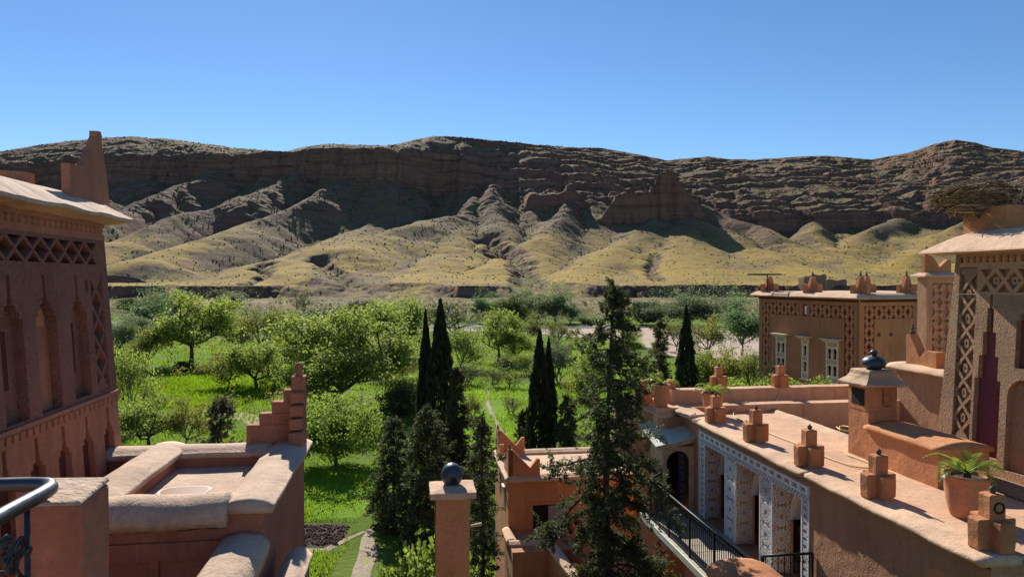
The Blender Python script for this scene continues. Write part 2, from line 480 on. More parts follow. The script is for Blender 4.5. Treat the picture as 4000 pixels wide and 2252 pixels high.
    # a track along the foot
    tr = np.exp(-((Y - 343 - fbm(X / 80, X * 0, 2) * 4) / 3.2) ** 2)
    zz = zz + tr * 0.4
    V = np.stack([X, Y, zz], -1).reshape(-1, 3)
    ii = np.arange(nu * nv).reshape(nu, nv)
    Fq = np.stack([ii[:-1, :-1], ii[1:, :-1], ii[1:, 1:], ii[:-1, 1:]], -1).reshape(-1, 4)
    me = np_mesh('mountain', V, Fq, smooth=True)
    # what grows where: slope, height and exposure decide between meadow, scrub and bare rock
    gx = np.gradient(zz, axis=1) / np.maximum(np.gradient(Y, axis=1), 1e-3)
    gu = np.gradient(zz, axis=0) / np.maximum(np.gradient(X, axis=0), 1e-3)
    slope = np.hypot(gx, gu)
    lap = zz - (np.roll(zz, 7, 0) + np.roll(zz, -7, 0) + np.roll(zz, 5, 1) + np.roll(zz, -5, 1)) / 4
    n1 = fbm(X / 50, Y / 72, 4); n2 = fbm(X / 12, Y / 26, 4)
    grass = (1 - sstep(0.38, 0.66, slope)) * (1 - sstep(16, 62, zz + n1 * 18)) * np.clip(0.85 + n1 * 0.6 + n2 * 0.35 + lap * 0.5, 0, 1)
    grass = np.maximum(grass, 0.6 * (1 - sstep(0.2, 0.45, slope)) * (Y > Yt + 16) * np.clip(0.6 + n1 + n2 * 0.5, 0, 1))
    grass = grass * (1 - 0.8 * sstep(1180, 1240, px) * (1 - sstep(1500, 1560, px)) * (Y < 470))
    grass = grass * (1 - 0.8 * (Y < Yk))
    green = np.clip(0.5 * (Y < Yk) + 0.45 + n2 * 0.8 - lap * 0.2 + sstep(2800, 3300, px) * 0.25, 0, 1) * (1 - sstep(0.8, 1.3, slope))
    rock = np.clip(sstep(0.75, 1.25, slope) + sstep(1.0, 1.6, n1 + slope) * 0.4, 0, 1)
    track = tr * (np.abs(fbm(X / 60, X * 0 + 7, 2)) < 0.9)
    at = me.color_attributes.new('cover', 'FLOAT_COLOR', 'POINT')
    C = np.stack([grass, green, rock, track], -1).reshape(-1, 4).astype(np.float32)
    at.data.foreach_set('color', C.ravel())
    t = NT('mountain_ground'); p = t.pos()
    a = t.node('ShaderNodeVertexColor'); a.layer_name = 'cover'
    sep = t.node('ShaderNodeSeparateColor', {'Color': a.outputs['Color']})
    fine = t.noise(p, 0.35, 6, 0.7); fine2 = t.noise(t.scalevec(p, (1, 1, 1)), 0.09, 6, 0.65)
    soil = t.ramp(fine2, [(0.3, (0.140, 0.082, 0.060)), (0.5, (0.185, 0.115, 0.080)), (0.7, (0.23, 0.150, 0.100))])
    soil = t.mix(t.math('MULTIPLY', t.ramp(fine, [(0.45, 0.0), (0.62, 1.0)]), 0.4), soil, (0.135, 0.120, 0.062))
    greenc = t.ramp(fine, [(0.35, (0.12, 0.108, 0.045)), (0.6, (0.185, 0.16, 0.058)), (0.75, (0.26, 0.215, 0.09))])
    c = t.mix(t.math('MULTIPLY', sep.outputs[1], 0.8), soil, greenc)
    gold = t.ramp(t.noise(t.scalevec(p, (0.6, 1.0, 1.0)), 0.16, 6, 0.7), [(0.3, (0.27, 0.185, 0.055)), (0.5, (0.37, 0.25, 0.058)), (0.68, (0.46, 0.30, 0.058))])
    gold = t.mix(t.ramp(t.noise(p, 0.05, 4, 0.6), [(0.5, 0.0), (0.66, 0.55)]), gold, (0.23, 0.195, 0.05))
    gm = t.math('MULTIPLY', sep.outputs[0], t.ramp(fine, [(0.3, 0.55), (0.5, 1.0)]))
    c = t.mix(gm, c, gold)
    strata = t.noise(t.scalevec(p, (0.012, 0.012, 0.42)), 1.0, 5, 0.6)
    stain = t.noise(t.scalevec(p, (0.10, 0.10, 0.012)), 1.0, 5, 0.65)
    rockc = t.ramp(strata, [(0.3, (0.160, 0.085, 0.060)), (0.5, (0.265, 0.140, 0.095)), (0.7, (0.32, 0.185, 0.128))])
    rockc = t.mix(t.ramp(stain, [(0.52, 0.0), (0.70, 0.6)]), rockc, (0.085, 0.055, 0.050))
    c = t.mix(sep.outputs[2], c, rockc)
    c = t.mix(t.math('MULTIPLY', a.outputs['Alpha'], 0.8), c, (0.42, 0.34, 0.26))
    t.set(t.b, 'Base Color', c); t.b.inputs['Roughness'].default_value = 0.95; t.b.inputs['Specular IOR Level'].default_value = 0.12
    n1_ = t.bump(t.noise(p, 0.12, 6, 0.72), 0.75, 2.4)
    crk = t.noise(t.scalevec(p, (0.22, 0.22, 0.022)), 1.0, 5, 0.7)
    n1_ = t.bump(t.math('MULTIPLY', crk, sep.outputs[2]), 0.9, 6.0, n1_)
    n2_ = t.bump(t.noise(p, 0.9, 5, 0.75), 0.75, 0.7, n1_)
    t.set(t.b, 'Normal', n2_)
    o = link_mesh('mountain', me, t.m); tag(o, kind='structure')
    # scrub dotted over the slopes
    Vg = zz; rng = np.random.default_rng(3)
    n = 34000
    iu = rng.integers(30, nu - 30, n * 5); iv = rng.choice(nv - 2, n * 5, p=(lambda w: w / w.sum())(np.gradient(rows)[:nv - 2] * (rows[:nv - 2] < 1020) * (rows[:nv - 2] > 392) * rows[:nv - 2]))
    wgt = (0.02 + 0.9 * np.clip(-lap[iu, iv] * 0.7 + 0.5 * n2[iu, iv] + 0.3 * n1[iu, iv], 0, 1) + 0.20 * (1 - grass[iu, iv])) * (slope[iu, iv] < 1.0)
    keep = rng.random(n * 5) < wgt * 0.9
    iu, iv = iu[keep][:n], iv[keep][:n]
    fu = rng.random(len(iu)); fv = rng.random(len(iu))
    Xs = X[iu, iv] + fu * (X[iu + 1, iv] - X[iu, iv]); Ys_ = Y[iu, iv] + fv * (Y[iu, iv + 1] - Y[iu, iv])
    uu = Xs / Ys_; ci = np.clip((uu - U[0]) / (U[1] - U[0]), 0, nu - 1.001); i0 = ci.astype(int)
    Zs = zz[i0, iv] * (1 - fv) + zz[i0, iv + 1] * fv
    m = len(Xs); size = (0.20 + 0.52 * rng.random(m) ** 2.5) * (0.8 + 0.7 * np.clip((Ys_ - 400) / 370, 0, 1))
    ph = (1 + 5 ** 0.5) / 2
    ico = np.array([(-1, ph, 0), (1, ph, 0), (-1, -ph, 0), (1, -ph, 0), (0, -1, ph), (0, 1, ph), (0, -1, -ph), (0, 1, -ph), (ph, 0, -1), (ph, 0, 1), (-ph, 0, -1), (-ph, 0, 1)]) / 1.9
    fac = np.array([(0, 11, 5), (0, 5, 1), (0, 1, 7), (0, 7, 10), (0, 10, 11), (1, 5, 9), (5, 11, 4), (11, 10, 2), (10, 7, 6), (7, 1, 8), (3, 9, 4), (3, 4, 2), (3, 2, 6), (3, 6, 8), (3, 8, 9), (4, 9, 5), (2, 4, 11), (6, 2, 10), (8, 6, 7), (9, 8, 1)])
    jit = 1 + (rng.random((m, 12, 3)) - 0.5) * 0.7
    Vb = ico[None] * jit * size[:, None, None] * np.array([1, 1, 0.8]) + np.stack([Xs, Ys_, Zs + size * 0.25], -1)[:, None, :]
    Fb = fac[None] + (np.arange(m) * 12)[:, None, None]
    me2 = np_mesh('hillside_shrubs', Vb.reshape(-1, 3), Fb.reshape(-1, 3), smooth=False)
    sm = simple('hill_shrub', (0.085, 0.082, 0.042), 0.9, 0, 0.45, 0.05, 0, 0.1)
    tag(link_mesh('hillside_shrubs', me2, sm), 'dark scrub bushes dotted over the slopes across the river', 'shrubs', kind='stuff')

mountain()
# ------------------------------------------------------------------ valley floor, river, fields
def ground_mat(name, cols, scale=0.25, bump=0.6, soil=None, soilamt=0.0):
    t = NT(name); p = t.pos()
    n = t.noise(p, scale, 6, 0.65)
    c = t.ramp(n, [(0.28, cols[0]), (0.45, cols[1]), (0.6, cols[2]), (0.75, cols[3])])
    f = t.noise(p, 5.0, 4, 0.7)
    c = t.mix(0.6, c, t.ramp(f, [(0.25, 0.25), (0.5, 0.5), (0.75, 0.72)]), 'OVERLAY')
    if soil: c = t.mix(t.math('MULTIPLY', t.ramp(t.noise(p, 0.11, 5, 0.6), [(0.52, 0.0), (0.66, 1.0)]), soilamt), c, soil)
    t.set(t.b, 'Base Color', c); t.b.inputs['Roughness'].default_value = 0.95; t.b.inputs['Specular IOR Level'].default_value = 0.1
    t.set(t.b, 'Normal', t.bump(t.noise(p, 2.5, 5, 0.75), bump, 0.25))
    return t.m

M_GRASS = ground_mat('meadow', [(0.060, 0.090, 0.012), (0.088, 0.145, 0.010), (0.118, 0.20, 0.010), (0.15, 0.225, 0.018)], 0.12, 0.7, (0.14, 0.12, 0.06), 0.3)
M_FIELD = ground_mat('young_crop', [(0.105, 0.19, 0.008), (0.13, 0.235, 0.008), (0.155, 0.27, 0.010), (0.185, 0.295, 0.012)], 0.35, 0.6)
M_SAND = ground_mat('river_gravel', [(0.34, 0.25, 0.19), (0.42, 0.32, 0.25), (0.48, 0.38, 0.31), (0.36, 0.28, 0.21)], 0.2, 0.5)
M_PATH = ground_mat('pale_path', [(0.26, 0.21, 0.14), (0.33, 0.27, 0.19), (0.39, 0.325, 0.24), (0.30, 0.245, 0.17)], 1.2, 0.5)
M_SOIL = ground_mat('ploughed_soil', [(0.060, 0.042, 0.032), (0.085, 0.060, 0.046), (0.115, 0.085, 0.062), (0.14, 0.105, 0.08)], 0.8, 1.0)

def sheet(name, poly, z, mat, sub=0.0, wob=0.0, seed=1.0):
    """flat irregular sheet from an outline; the outline is subdivided and roughened"""
    P = []
    n = len(poly)
    for i in range(n):
        a = Vector((*poly[i], 0)); b = Vector((*poly[(i + 1) % n], 0)); k = max(1, int((b - a).length / sub)) if sub else 1
        for j in range(k):
            q = a.lerp(b, j / k)
            if wob: q = q + Vector(nvec((q.x, q.y, seed), 0.35, seed)) * wob
            P.append((q.x, q.y))
    m = MB(); tris = geometry.tessellate_polygon([[Vector((x, y, 0)) for x, y in P]])
    m.add([(x, y, z) for x, y in P], [tuple(t) for t in tris])
    o = m.build(name, mat, recalc=False)
    if o.data.polygons and o.data.polygons[0].normal.z < 0: o.data.flip_normals()
    return tag(o, kind='structure')

def strip(pts, w):
    """outline of a band of half-width w along a polyline"""
    L = []; Rr = []
    for i, p in enumerate(pts):
        a = Vector(pts[max(i - 1, 0)]); b = Vector(pts[min(i + 1, len(pts) - 1)]); d = (b - a).normalized(); nn = Vector((-d.y, d.x))
        ww = w[i] if isinstance(w, (list, tuple)) else w
        L.append((p[0] + nn.x * ww, p[1] + nn.y * ww)); Rr.append((p[0] - nn.x * ww, p[1] - nn.y * ww))
    return L + Rr[::-1]

sheet('valley_floor', [(-1600, -300), (1600, -300), (1600, 1700), (-1600, 1700)], GROUND, M_GRASS)
sheet('riverbed', strip([(-260, 222), (-120, 216), (-60, 208), (0, 203), (30, 190), (62, 175), (130, 185), (260, 190)], [16, 14, 13, 12, 24, 34, 34, 30]), GROUND + 0.004, M_SAND, 6, 2.0)
sheet('sand_bar', [(22, 160), (30, 128), (44, 120), (62, 118), (70, 160), (50, 175)], GROUND + 0.008, M_SAND, 5, 2.5, 4.0)
tw = NT('river_water'); pw = tw.pos()
tw.b.inputs['Base Color'].default_value = (0.30, 0.32, 0.31, 1); tw.b.inputs['Roughness'].default_value = 0.16
tw.b.inputs['Specular IOR Level'].default_value = 0.7
tw.set(tw.b, 'Normal', tw.bump(tw.noise(pw, 1.3, 4, 0.6), 0.35, 0.25))
sheet('river', strip([(-260, 224), (-120, 219), (-60, 211), (-20, 206), (10, 205), (40, 207), (70, 209), (130, 212), (260, 215)], [7, 6.5, 6, 6.5, 6, 3.5, 3, 3, 3]), GROUND + 0.014, tw.m, 5, 1.2, 2.0)
sheet('crop_field', [(-44, 98), (-33.5, 102), (-30, 88), (-33, 77), (-46, 75), (-50, 86)], GROUND + 0.006, M_FIELD, 3, 0.8, 3.0)
sheet('crop_field', [(-15.5, 53), (-9.6, 51.5), (-8.6, 47), (-8.9, 41.5), (-13.5, 41.2), (-18, 42), (-18, 50)], GROUND + 0.006, M_FIELD, 2, 0.5, 5.0)
sheet('crop_field', [(-7, 92), (3, 95), (5, 70), (3, 58), (-3, 58), (-8, 66)], GROUND + 0.006, M_FIELD, 3, 0.8, 6.0)
sheet('crop_field', [(9, 150), (18, 152), (18, 118), (9, 122)], GROUND + 0.006, M_FIELD, 4, 0.8, 7.0)
sheet('crop_field', [(5, 112), (22, 112), (24, 88), (8, 84), (5, 92)], GROUND + 0.006, M_FIELD, 4, 0.8, 8.0)
sheet('field_path', strip([(-3.1, 92), (-2.8, 80), (-1.7, 70), (-0.6, 63), (0.4, 55)], 0.22), GROUND + 0.02, M_PATH, 1.2, 0.15, 2.0)
sheet('field_path', strip([(-33, 76), (-27, 72), (-22, 66), (-20, 60)], 1.3), GROUND + 0.012, M_PATH, 2, 0.5, 9.0)
sheet('field_path', strip([(13, 99), (6, 97)], 0.6), GROUND + 0.014, M_PATH, 2, 0.3, 9.0)
sheet('garden_path', strip([(-13.2, 36.2), (-9.6, 36.6), (-8.0, 39.5), (-7.4, 36.0), (-7.0, 32.0), (-6.4, 28)], [0.2, 0.3, 0.45, 0.5, 0.5, 0.5]), GROUND + 0.016, M_PATH, 0.8, 0.3, 2.0)
sheet('ploughed_plot', [(-17, 40.4), (-9.6, 40.6), (-8.7, 37.6), (-9.6, 36.9), (-17, 36.6)], GROUND + 0.010, M_SOIL, 1.0, 0.3, 3.0)
cl = []
rr = np.random.default_rng(8)
n = 1500
cx = rr.uniform(-16.5, -9.2, n); cy = rr.uniform(37.1, 40.2, n); s = 0.05 + 0.12 * rr.random(n) ** 2
tet = np.array([(1, 0, -0.3), (-0.5, 0.87, -0.3), (-0.5, -0.87, -0.3), (0.1, 0.1, 0.7), (0.5, -0.5, 0.4)])
V = tet[None] * s[:, None, None] * (1 + (rr.random((n, 5, 3)) - 0.5) * 0.8) + np.stack([cx, cy, np.full(n, GROUND + 0.03)], -1)[:, None]
Fq = np.array([(0, 1, 3), (1, 2, 3), (2, 4, 3), (4, 0, 3), (2, 0, 4)])[None] + (np.arange(n) * 5)[:, None, None]
tag(link_mesh('soil_clods', np_mesh('soil_clods', V.reshape(-1, 3), Fq.reshape(-1, 3)), M_SOIL), 'dark clods of turned earth on the ploughed plot', 'soil', kind='stuff')

# ---- grass blades over the near and middle fields
M_BLADE = foliage('grass_blade', (0.12, 0.215, 0.010), (0.28, 0.44, 0.02), 0.5, 0.35, ns=0.16)
M_WEED = foliage('weed_blade', (0.07, 0.12, 0.020), (0.17, 0.24, 0.04), 0.45, 0.5, ns=0.2)
def blades(name, n, sample, h0, h1, w, mat, label, seed):
    r = np.random.default_rng(seed)
    x, y = sample(r, n); n = len(x)
    h = h0 + (h1 - h0) * r.random(n) ** 1.5
    fac = np.clip(y / 60, 0.7, 2.2); a = r.random(n) * 2 * np.pi; lean = 0.5 * r.random(n) * h; la = r.random(n) * 2 * np.pi
    ww = w * fac * (0.6 + 0.8 * r.random(n)); h = h * np.clip(fac, 0.8, 1.5)
    A = np.stack([x - np.cos(a) * ww, y - np.sin(a) * ww, np.full(n, GROUND)], -1); B = np.stack([x + np.cos(a) * ww, y + np.sin(a) * ww, np.full(n, GROUND)], -1)
    C = np.stack([x + np.cos(la) * lean, y + np.sin(la) * lean, GROUND + h], -1)
    V = np.stack([A, B, C], 1).reshape(-1, 3)
    o = link_mesh(name, np_mesh(name, V, np.arange(3 * n).reshape(-1, 3)), mat)
    return tag(o, label, 'grass', kind='stuff')
def frustum(y0, y1, p=1.0):
    def f(r, n):
        y = y0 * (y1 / y0) ** (r.random(n) ** p); u = r.uniform(-0.74, 0.62, n)
        x = u * y; d = fbm(x / 5, y / 5, 3)
        keep = (d > -0.45 + 0.3 * r.random(n)) & ~((x > -17.2) & (x < -9) & (y > 36.4) & (y < 40.8)) & ~((np.abs(y - 175 - 0.35 * np.abs(x)) < 0)) & ~((x > 3.0) & (y < 28))
        keep &= ~((x > -8.7) & (x < -5.9) & (y < 40.5))
        keep &= ~((y > 118) & (x > 22) & (x < 70))
        return x[keep], y[keep]
    return f
blades('meadow_grass', 190000, frustum(31, 165), 0.10, 0.34, 0.045, M_BLADE, 'bright green meadow grass between the orchard trees', 21)
blades('rough_weeds', 20000, frustum(31, 185), 0.2, 0.6, 0.05, M_WEED, 'taller rough weeds at the edges of the fields', 22)
def near_plot(r, n):
    x = r.uniform(-19, -8.6, n); y = r.uniform(26, 41.2, n); k = ~((x > -17.2) & (x < -8.9) & (y > 36.5) & (y < 40.7)) & (fbm(x / 2.5, y / 2.5, 3) > -0.5)
    return x[k], y[k]
blades('meadow_grass', 16000, near_plot, 0.06, 0.26, 0.03, M_BLADE, 'short grass around the ploughed plot below the sunken roof', 25)
blades('rough_weeds', 3500, near_plot, 0.15, 0.5, 0.03, M_WEED, 'rough weeds around the ploughed plot', 26)
def rows(r, n):
    y = np.round(r.uniform(76, 101, n) / 0.8) * 0.8 + r.normal(0, 0.10, n); x = r.uniform(-50, -30, n)
    return x, y + 0.15 * (x + 40)
blades('crop_rows', 16000, rows, 0.2, 0.42, 0.06, M_BLADE, 'rows of young green crop in the bright left field', 23)
def near(r, n):
    x = r.uniform(-18, -8.7, n); y = r.uniform(41.3, 53, n); k = (x + (y - 41) * 0.55 < -11.8 + 0.3 * r.normal(0, 1, n))
    return x[k], y[k]
blades('bean_crop', 16000, near, 0.25, 0.65, 0.06, M_BLADE, 'taller tufted green crop in the field below the stepped merlon', 24)

# ------------------------------------------------------------------ broadleaf trees
M_BARK = simple('bark', (0.085, 0.065, 0.050), 0.95, 0, 0.35, 4.0, 0.6, 0.1)
M_BARKG = simple('grey_bark', (0.155, 0.14, 0.125), 0.95, 0, 0.3, 4.0, 0.5, 0.1)

def leaf_mesh(name, P, size, r, aspect=0.6, up=0.0):
    """kite-shaped leaves at the points P"""
    n = len(P)
    d = r.normal(size=(n, 3)); d[:, 2] += up; d /= np.linalg.norm(d, axis=1)[:, None]
    e = r.normal(size=(n, 3)); e -= (e * d).sum(1)[:, None] * d; e /= np.linalg.norm(e, axis=1)[:, None]
    L = size * (0.6 + 0.8 * r.random(n))[:, None]; W = L * aspect * 0.5
    V = np.stack([P - d * L * 0.5, P + e * W, P + d * L * 0.5, P - e * W], 1).reshape(-1, 3)
    return np_mesh(name, V, np.arange(4 * n).reshape(-1, 4))

def skeleton(seed, height, crown_r, trunk_h, nl=(6, 5, 4, 3), upward=0.35, stems=1, r0=0.17, wander=0.25):
    rd = random.Random(seed); m = MB(); ends = []
    cz = trunk_h + (height - trunk_h) * 0.48; ch = (height - trunk_h) * 0.56
    def inside(p):
        return (p.x / crown_r) ** 2 + (p.y / crown_r) ** 2 + ((p.z - cz) / ch) ** 2
    def br(p, d, L, rad, lev):
        seg = 4 if lev < 2 else 3; pts = [p.copy()]; q = p.copy()
        for i in range(seg):
            d = (d + Vector((rd.gauss(0, 1), rd.gauss(0, 1), rd.gauss(0, 1))) * wander * 0.5 + Vector((0, 0, upward * 0.25))).normalized()
            step = L / seg
            if inside(q + d * step) > 1.08 and lev > 0: step *= 0.35
            q = q + d * step; pts.append(q.copy())
        rr_ = [rad * (1 - 0.55 * i / seg) for i in range(seg + 1)]
        m.tube(pts, rr_, (7, 5, 4, 3, 3)[min(lev, 4)], cap=False)
        if lev >= len(nl):
            ends.append((pts[0], pts[-1])); return
        k = nl[lev]
        for j in range(k):
            t = rd.uniform(0.35 if lev else 0.7, 1.0) if lev else rd.uniform(0.75, 1.0)
            i = min(seg - 1, int(t * seg)); b = pts[i].lerp(pts[i + 1], t * seg - i)
            ax = Vector((rd.gauss(0, 1), rd.gauss(0, 1), rd.gauss(0, 0.6))).normalized()
            if lev == 0:
                a = 2 * math.pi * (j + rd.random() * 0.6) / k; el = rd.uniform(0.1, 1.25)
                nd = Vector((math.cos(a) * math.cos(el), math.sin(a) * math.cos(el), math.sin(el)))
                nL = crown_r * rd.uniform(0.55, 0.75) * (0.75 + 0.5 * math.sin(el) * ch / crown_r)
            else:
                nd = (d + ax * 0.95).normalized(); nL = L * rd.uniform(0.5, 0.72)
            br(b, nd, nL, rad * (0.55 if lev == 0 else 0.55), lev + 1)
    for s_ in range(stems):
        a = rd.random() * 6.28; off = 0.0 if stems == 1 else 0.2
        d0 = Vector((rd.gauss(0, 0.08), rd.gauss(0, 0.08), 1)) if stems == 1 else Vector((math.cos(a) * 0.35, math.sin(a) * 0.35, 1))
        br(Vector((math.cos(a) * off, math.sin(a) * off, -0.15)), d0.normalized(), trunk_h + 0.15, r0, 0)
    return m, ends

def make_proto(name, seed, height, crown_r, trunk_h, leaves, lsize, bark, leafmat, nl=(6, 5, 4, 3), stems=1, r0=0.17, spread=0.35, upward=0.35, aspect=0.6, fill=0.0):
    m, ends = skeleton(seed, height, crown_r, trunk_h, nl, upward, stems, r0)
    me = bpy.data.meshes.new(name + '_trunk'); me.from_pydata([tuple(v) for v in m.v], [], m.f); me.materials.append(bark)
    for p in me.polygons: p.use_smooth = True
    r = np.random.default_rng(seed)
    A = np.array([tuple(a) for a, b in ends]); B = np.array([tuple(b) for a, b in ends])
    # leaves sit in clumps of very uneven density
    w = r.random(len(A)) ** 1.6 + 0.05; k = r.choice(len(A), leaves, p=w / w.sum()); t = r.random(leaves)[:, None] ** 0.6
    P = A[k] + (B[k] - A[k]) * t + r.normal(size=(leaves, 3)) * spread * np.array([1, 1, 0.8])
    if fill:
        nf = int(leaves * fill); d = r.normal(size=(nf, 3)); d /= np.linalg.norm(d, axis=1)[:, None]
        cz = trunk_h * 0.6 + (height - trunk_h * 0.6) * 0.5
        lump = 1 + 0.16 * np.sin(d[:, 0] * 7 + seed) * np.sin(d[:, 1] * 6 + 2 * seed) + 0.1 * np.sin(d[:, 2] * 9)
        rad = (0.72 + 0.30 * r.random(nf) ** 0.6) * lump
        P2 = d * rad[:, None] * np.array([crown_r, crown_r, (height - trunk_h * 0.6) * 0.5]) + np.array([0, 0, cz])
        P = np.concatenate([P, P2])
    P = P[P[:, 2] > 0.25]
    lf = leaf_mesh(name + '_crown', P, lsize, r, aspect); lf.materials.append(leafmat)
    zs = np.percentile(P[:, 2], 99.5); xs = np.percentile(np.hypot(P[:, 0], P[:, 1]), 97)
    return me, lf, zs, xs

ML_WAL = foliage('walnut_leaf', (0.115, 0.15, 0.036), (0.34, 0.42, 0.07), 0.54, 0.35)
ML_ROUND = foliage('round_leaf', (0.10, 0.145, 0.03), (0.32, 0.42, 0.06), 0.55, 0.3)
ML_SPAR = foliage('budding_leaf', (0.115, 0.120, 0.035), (0.30, 0.32, 0.06), 0.5, 0.4)
ML_GREY = foliage('willow_leaf', (0.12, 0.145, 0.080), (0.24, 0.30, 0.13), 0.45, 0.3)
ML_POP = foliage('poplar_leaf', (0.08, 0.13, 0.06), (0.18, 0.29, 0.10), 0.45, 0.3)
ML_BUSH = foliage('thicket_leaf', (0.045, 0.060, 0.024), (0.10, 0.13, 0.035), 0.35, 0.4)
ML_SILV = foliage('silver_leaf', (0.13, 0.15, 0.085), (0.22, 0.25, 0.12), 0.4, 0.3)
PROTO = {
    'walbig': [make_proto('walnut_a', 1, 9.2, 6.6, 1.5, 26000, 0.20, M_BARK, ML_WAL, (8, 6, 4, 3), r0=0.30, spread=0.36)],
    'wal': [make_proto('walnut_b', 2, 8, 4.4, 1.9, 9000, 0.22, M_BARK, ML_WAL, (6, 5, 4, 3), r0=0.22), make_proto('walnut_c', 3, 8, 4.6, 1.4, 9500, 0.22, M_BARK, ML_WAL, (7, 5, 4, 3), r0=0.22)],
    'round': [make_proto('round_tree', 4, 4.6, 2.7, 0.9, 9000, 0.16, M_BARK, ML_ROUND, (7, 5, 4, 3), r0=0.14, spread=0.22, fill=0.55)],
    'spar': [make_proto('sprout_a', 5, 6, 3.4, 1.2, 3600, 0.19, M_BARKG, ML_SPAR, (6, 5, 4, 3), r0=0.13, upward=0.6), make_proto('sprout_b', 6, 6, 3.2, 0.9, 4200, 0.17, M_BARK, ML_SPAR, (7, 5, 4, 3), r0=0.13, upward=0.55),
             make_proto('sprout_c', 12, 6, 3.2, 0.7, 3800, 0.19, M_BARKG, ML_WAL, (4, 5, 4, 3), stems=2, r0=0.11, upward=0.6)],
    'grey': [make_proto('willow_a', 7, 9, 4.0, 1.0, 6500, 0.30, M_BARKG, ML_GREY, (4, 5, 4, 3), stems=2, r0=0.16, spread=0.35, upward=0.5, aspect=0.4, fill=0.15), make_proto('willow_b', 8, 9, 4.0, 1.2, 6000, 0.30, M_BARKG, ML_GREY, (4, 5, 4, 3), stems=2, r0=0.16, upward=0.6, aspect=0.4, fill=0.12)],
    'pop': [make_proto('poplar_a', 9, 9.5, 2.9, 1.8, 6000, 0.27, M_BARKG, ML_POP, (7, 5, 4, 3), r0=0.16, upward=0.9, fill=0.18)],
    'bush': [make_proto('thicket_a', 10, 3, 2.6, 0.35, 4500, 0.20, M_BARK, ML_BUSH, (4, 4, 4, 3), stems=3, r0=0.07, spread=0.2, fill=0.5)],
    'bare': [make_proto('bare_a', 11, 3, 1.9, 0.4, 420, 0.14, M_BARKG, ML_SPAR, (4, 4, 4, 4), stems=3, r0=0.06, upward=0.7, spread=0.08), make_proto('bare_b', 13, 3, 1.8, 0.3, 520, 0.14, M_BARKG, ML_SPAR, (4, 5, 4, 3), stems=4, r0=0.05, upward=0.6, spread=0.08)],
    'silver': [make_proto('silver_a', 14, 4.6, 2.4, 0.5, 3600, 0.17, M_BARKG, ML_SILV, (4, 4, 4, 4), stems=3, r0=0.09, upward=0.6, spread=0.16)],
}
KINDS = {'walbig': ('walnut_tree', 'tree'), 'wal': ('orchard_tree', 'tree'), 'round': ('round_tree', 'tree'), 'spar': ('budding_tree', 'tree'), 'grey': ('willow_tree', 'tree'),
         'pop': ('poplar_tree', 'tree'), 'bush': ('thicket', 'bush'), 'bare': ('bare_bush', 'bush'), 'silver': ('silver_shrub', 'bush')}
GROUPS = {'grey': 'willows along the river', 'pop': 'poplars by the river', 'bare': 'leafless bushes in the fields', 'bush': 'thickets in the valley'}
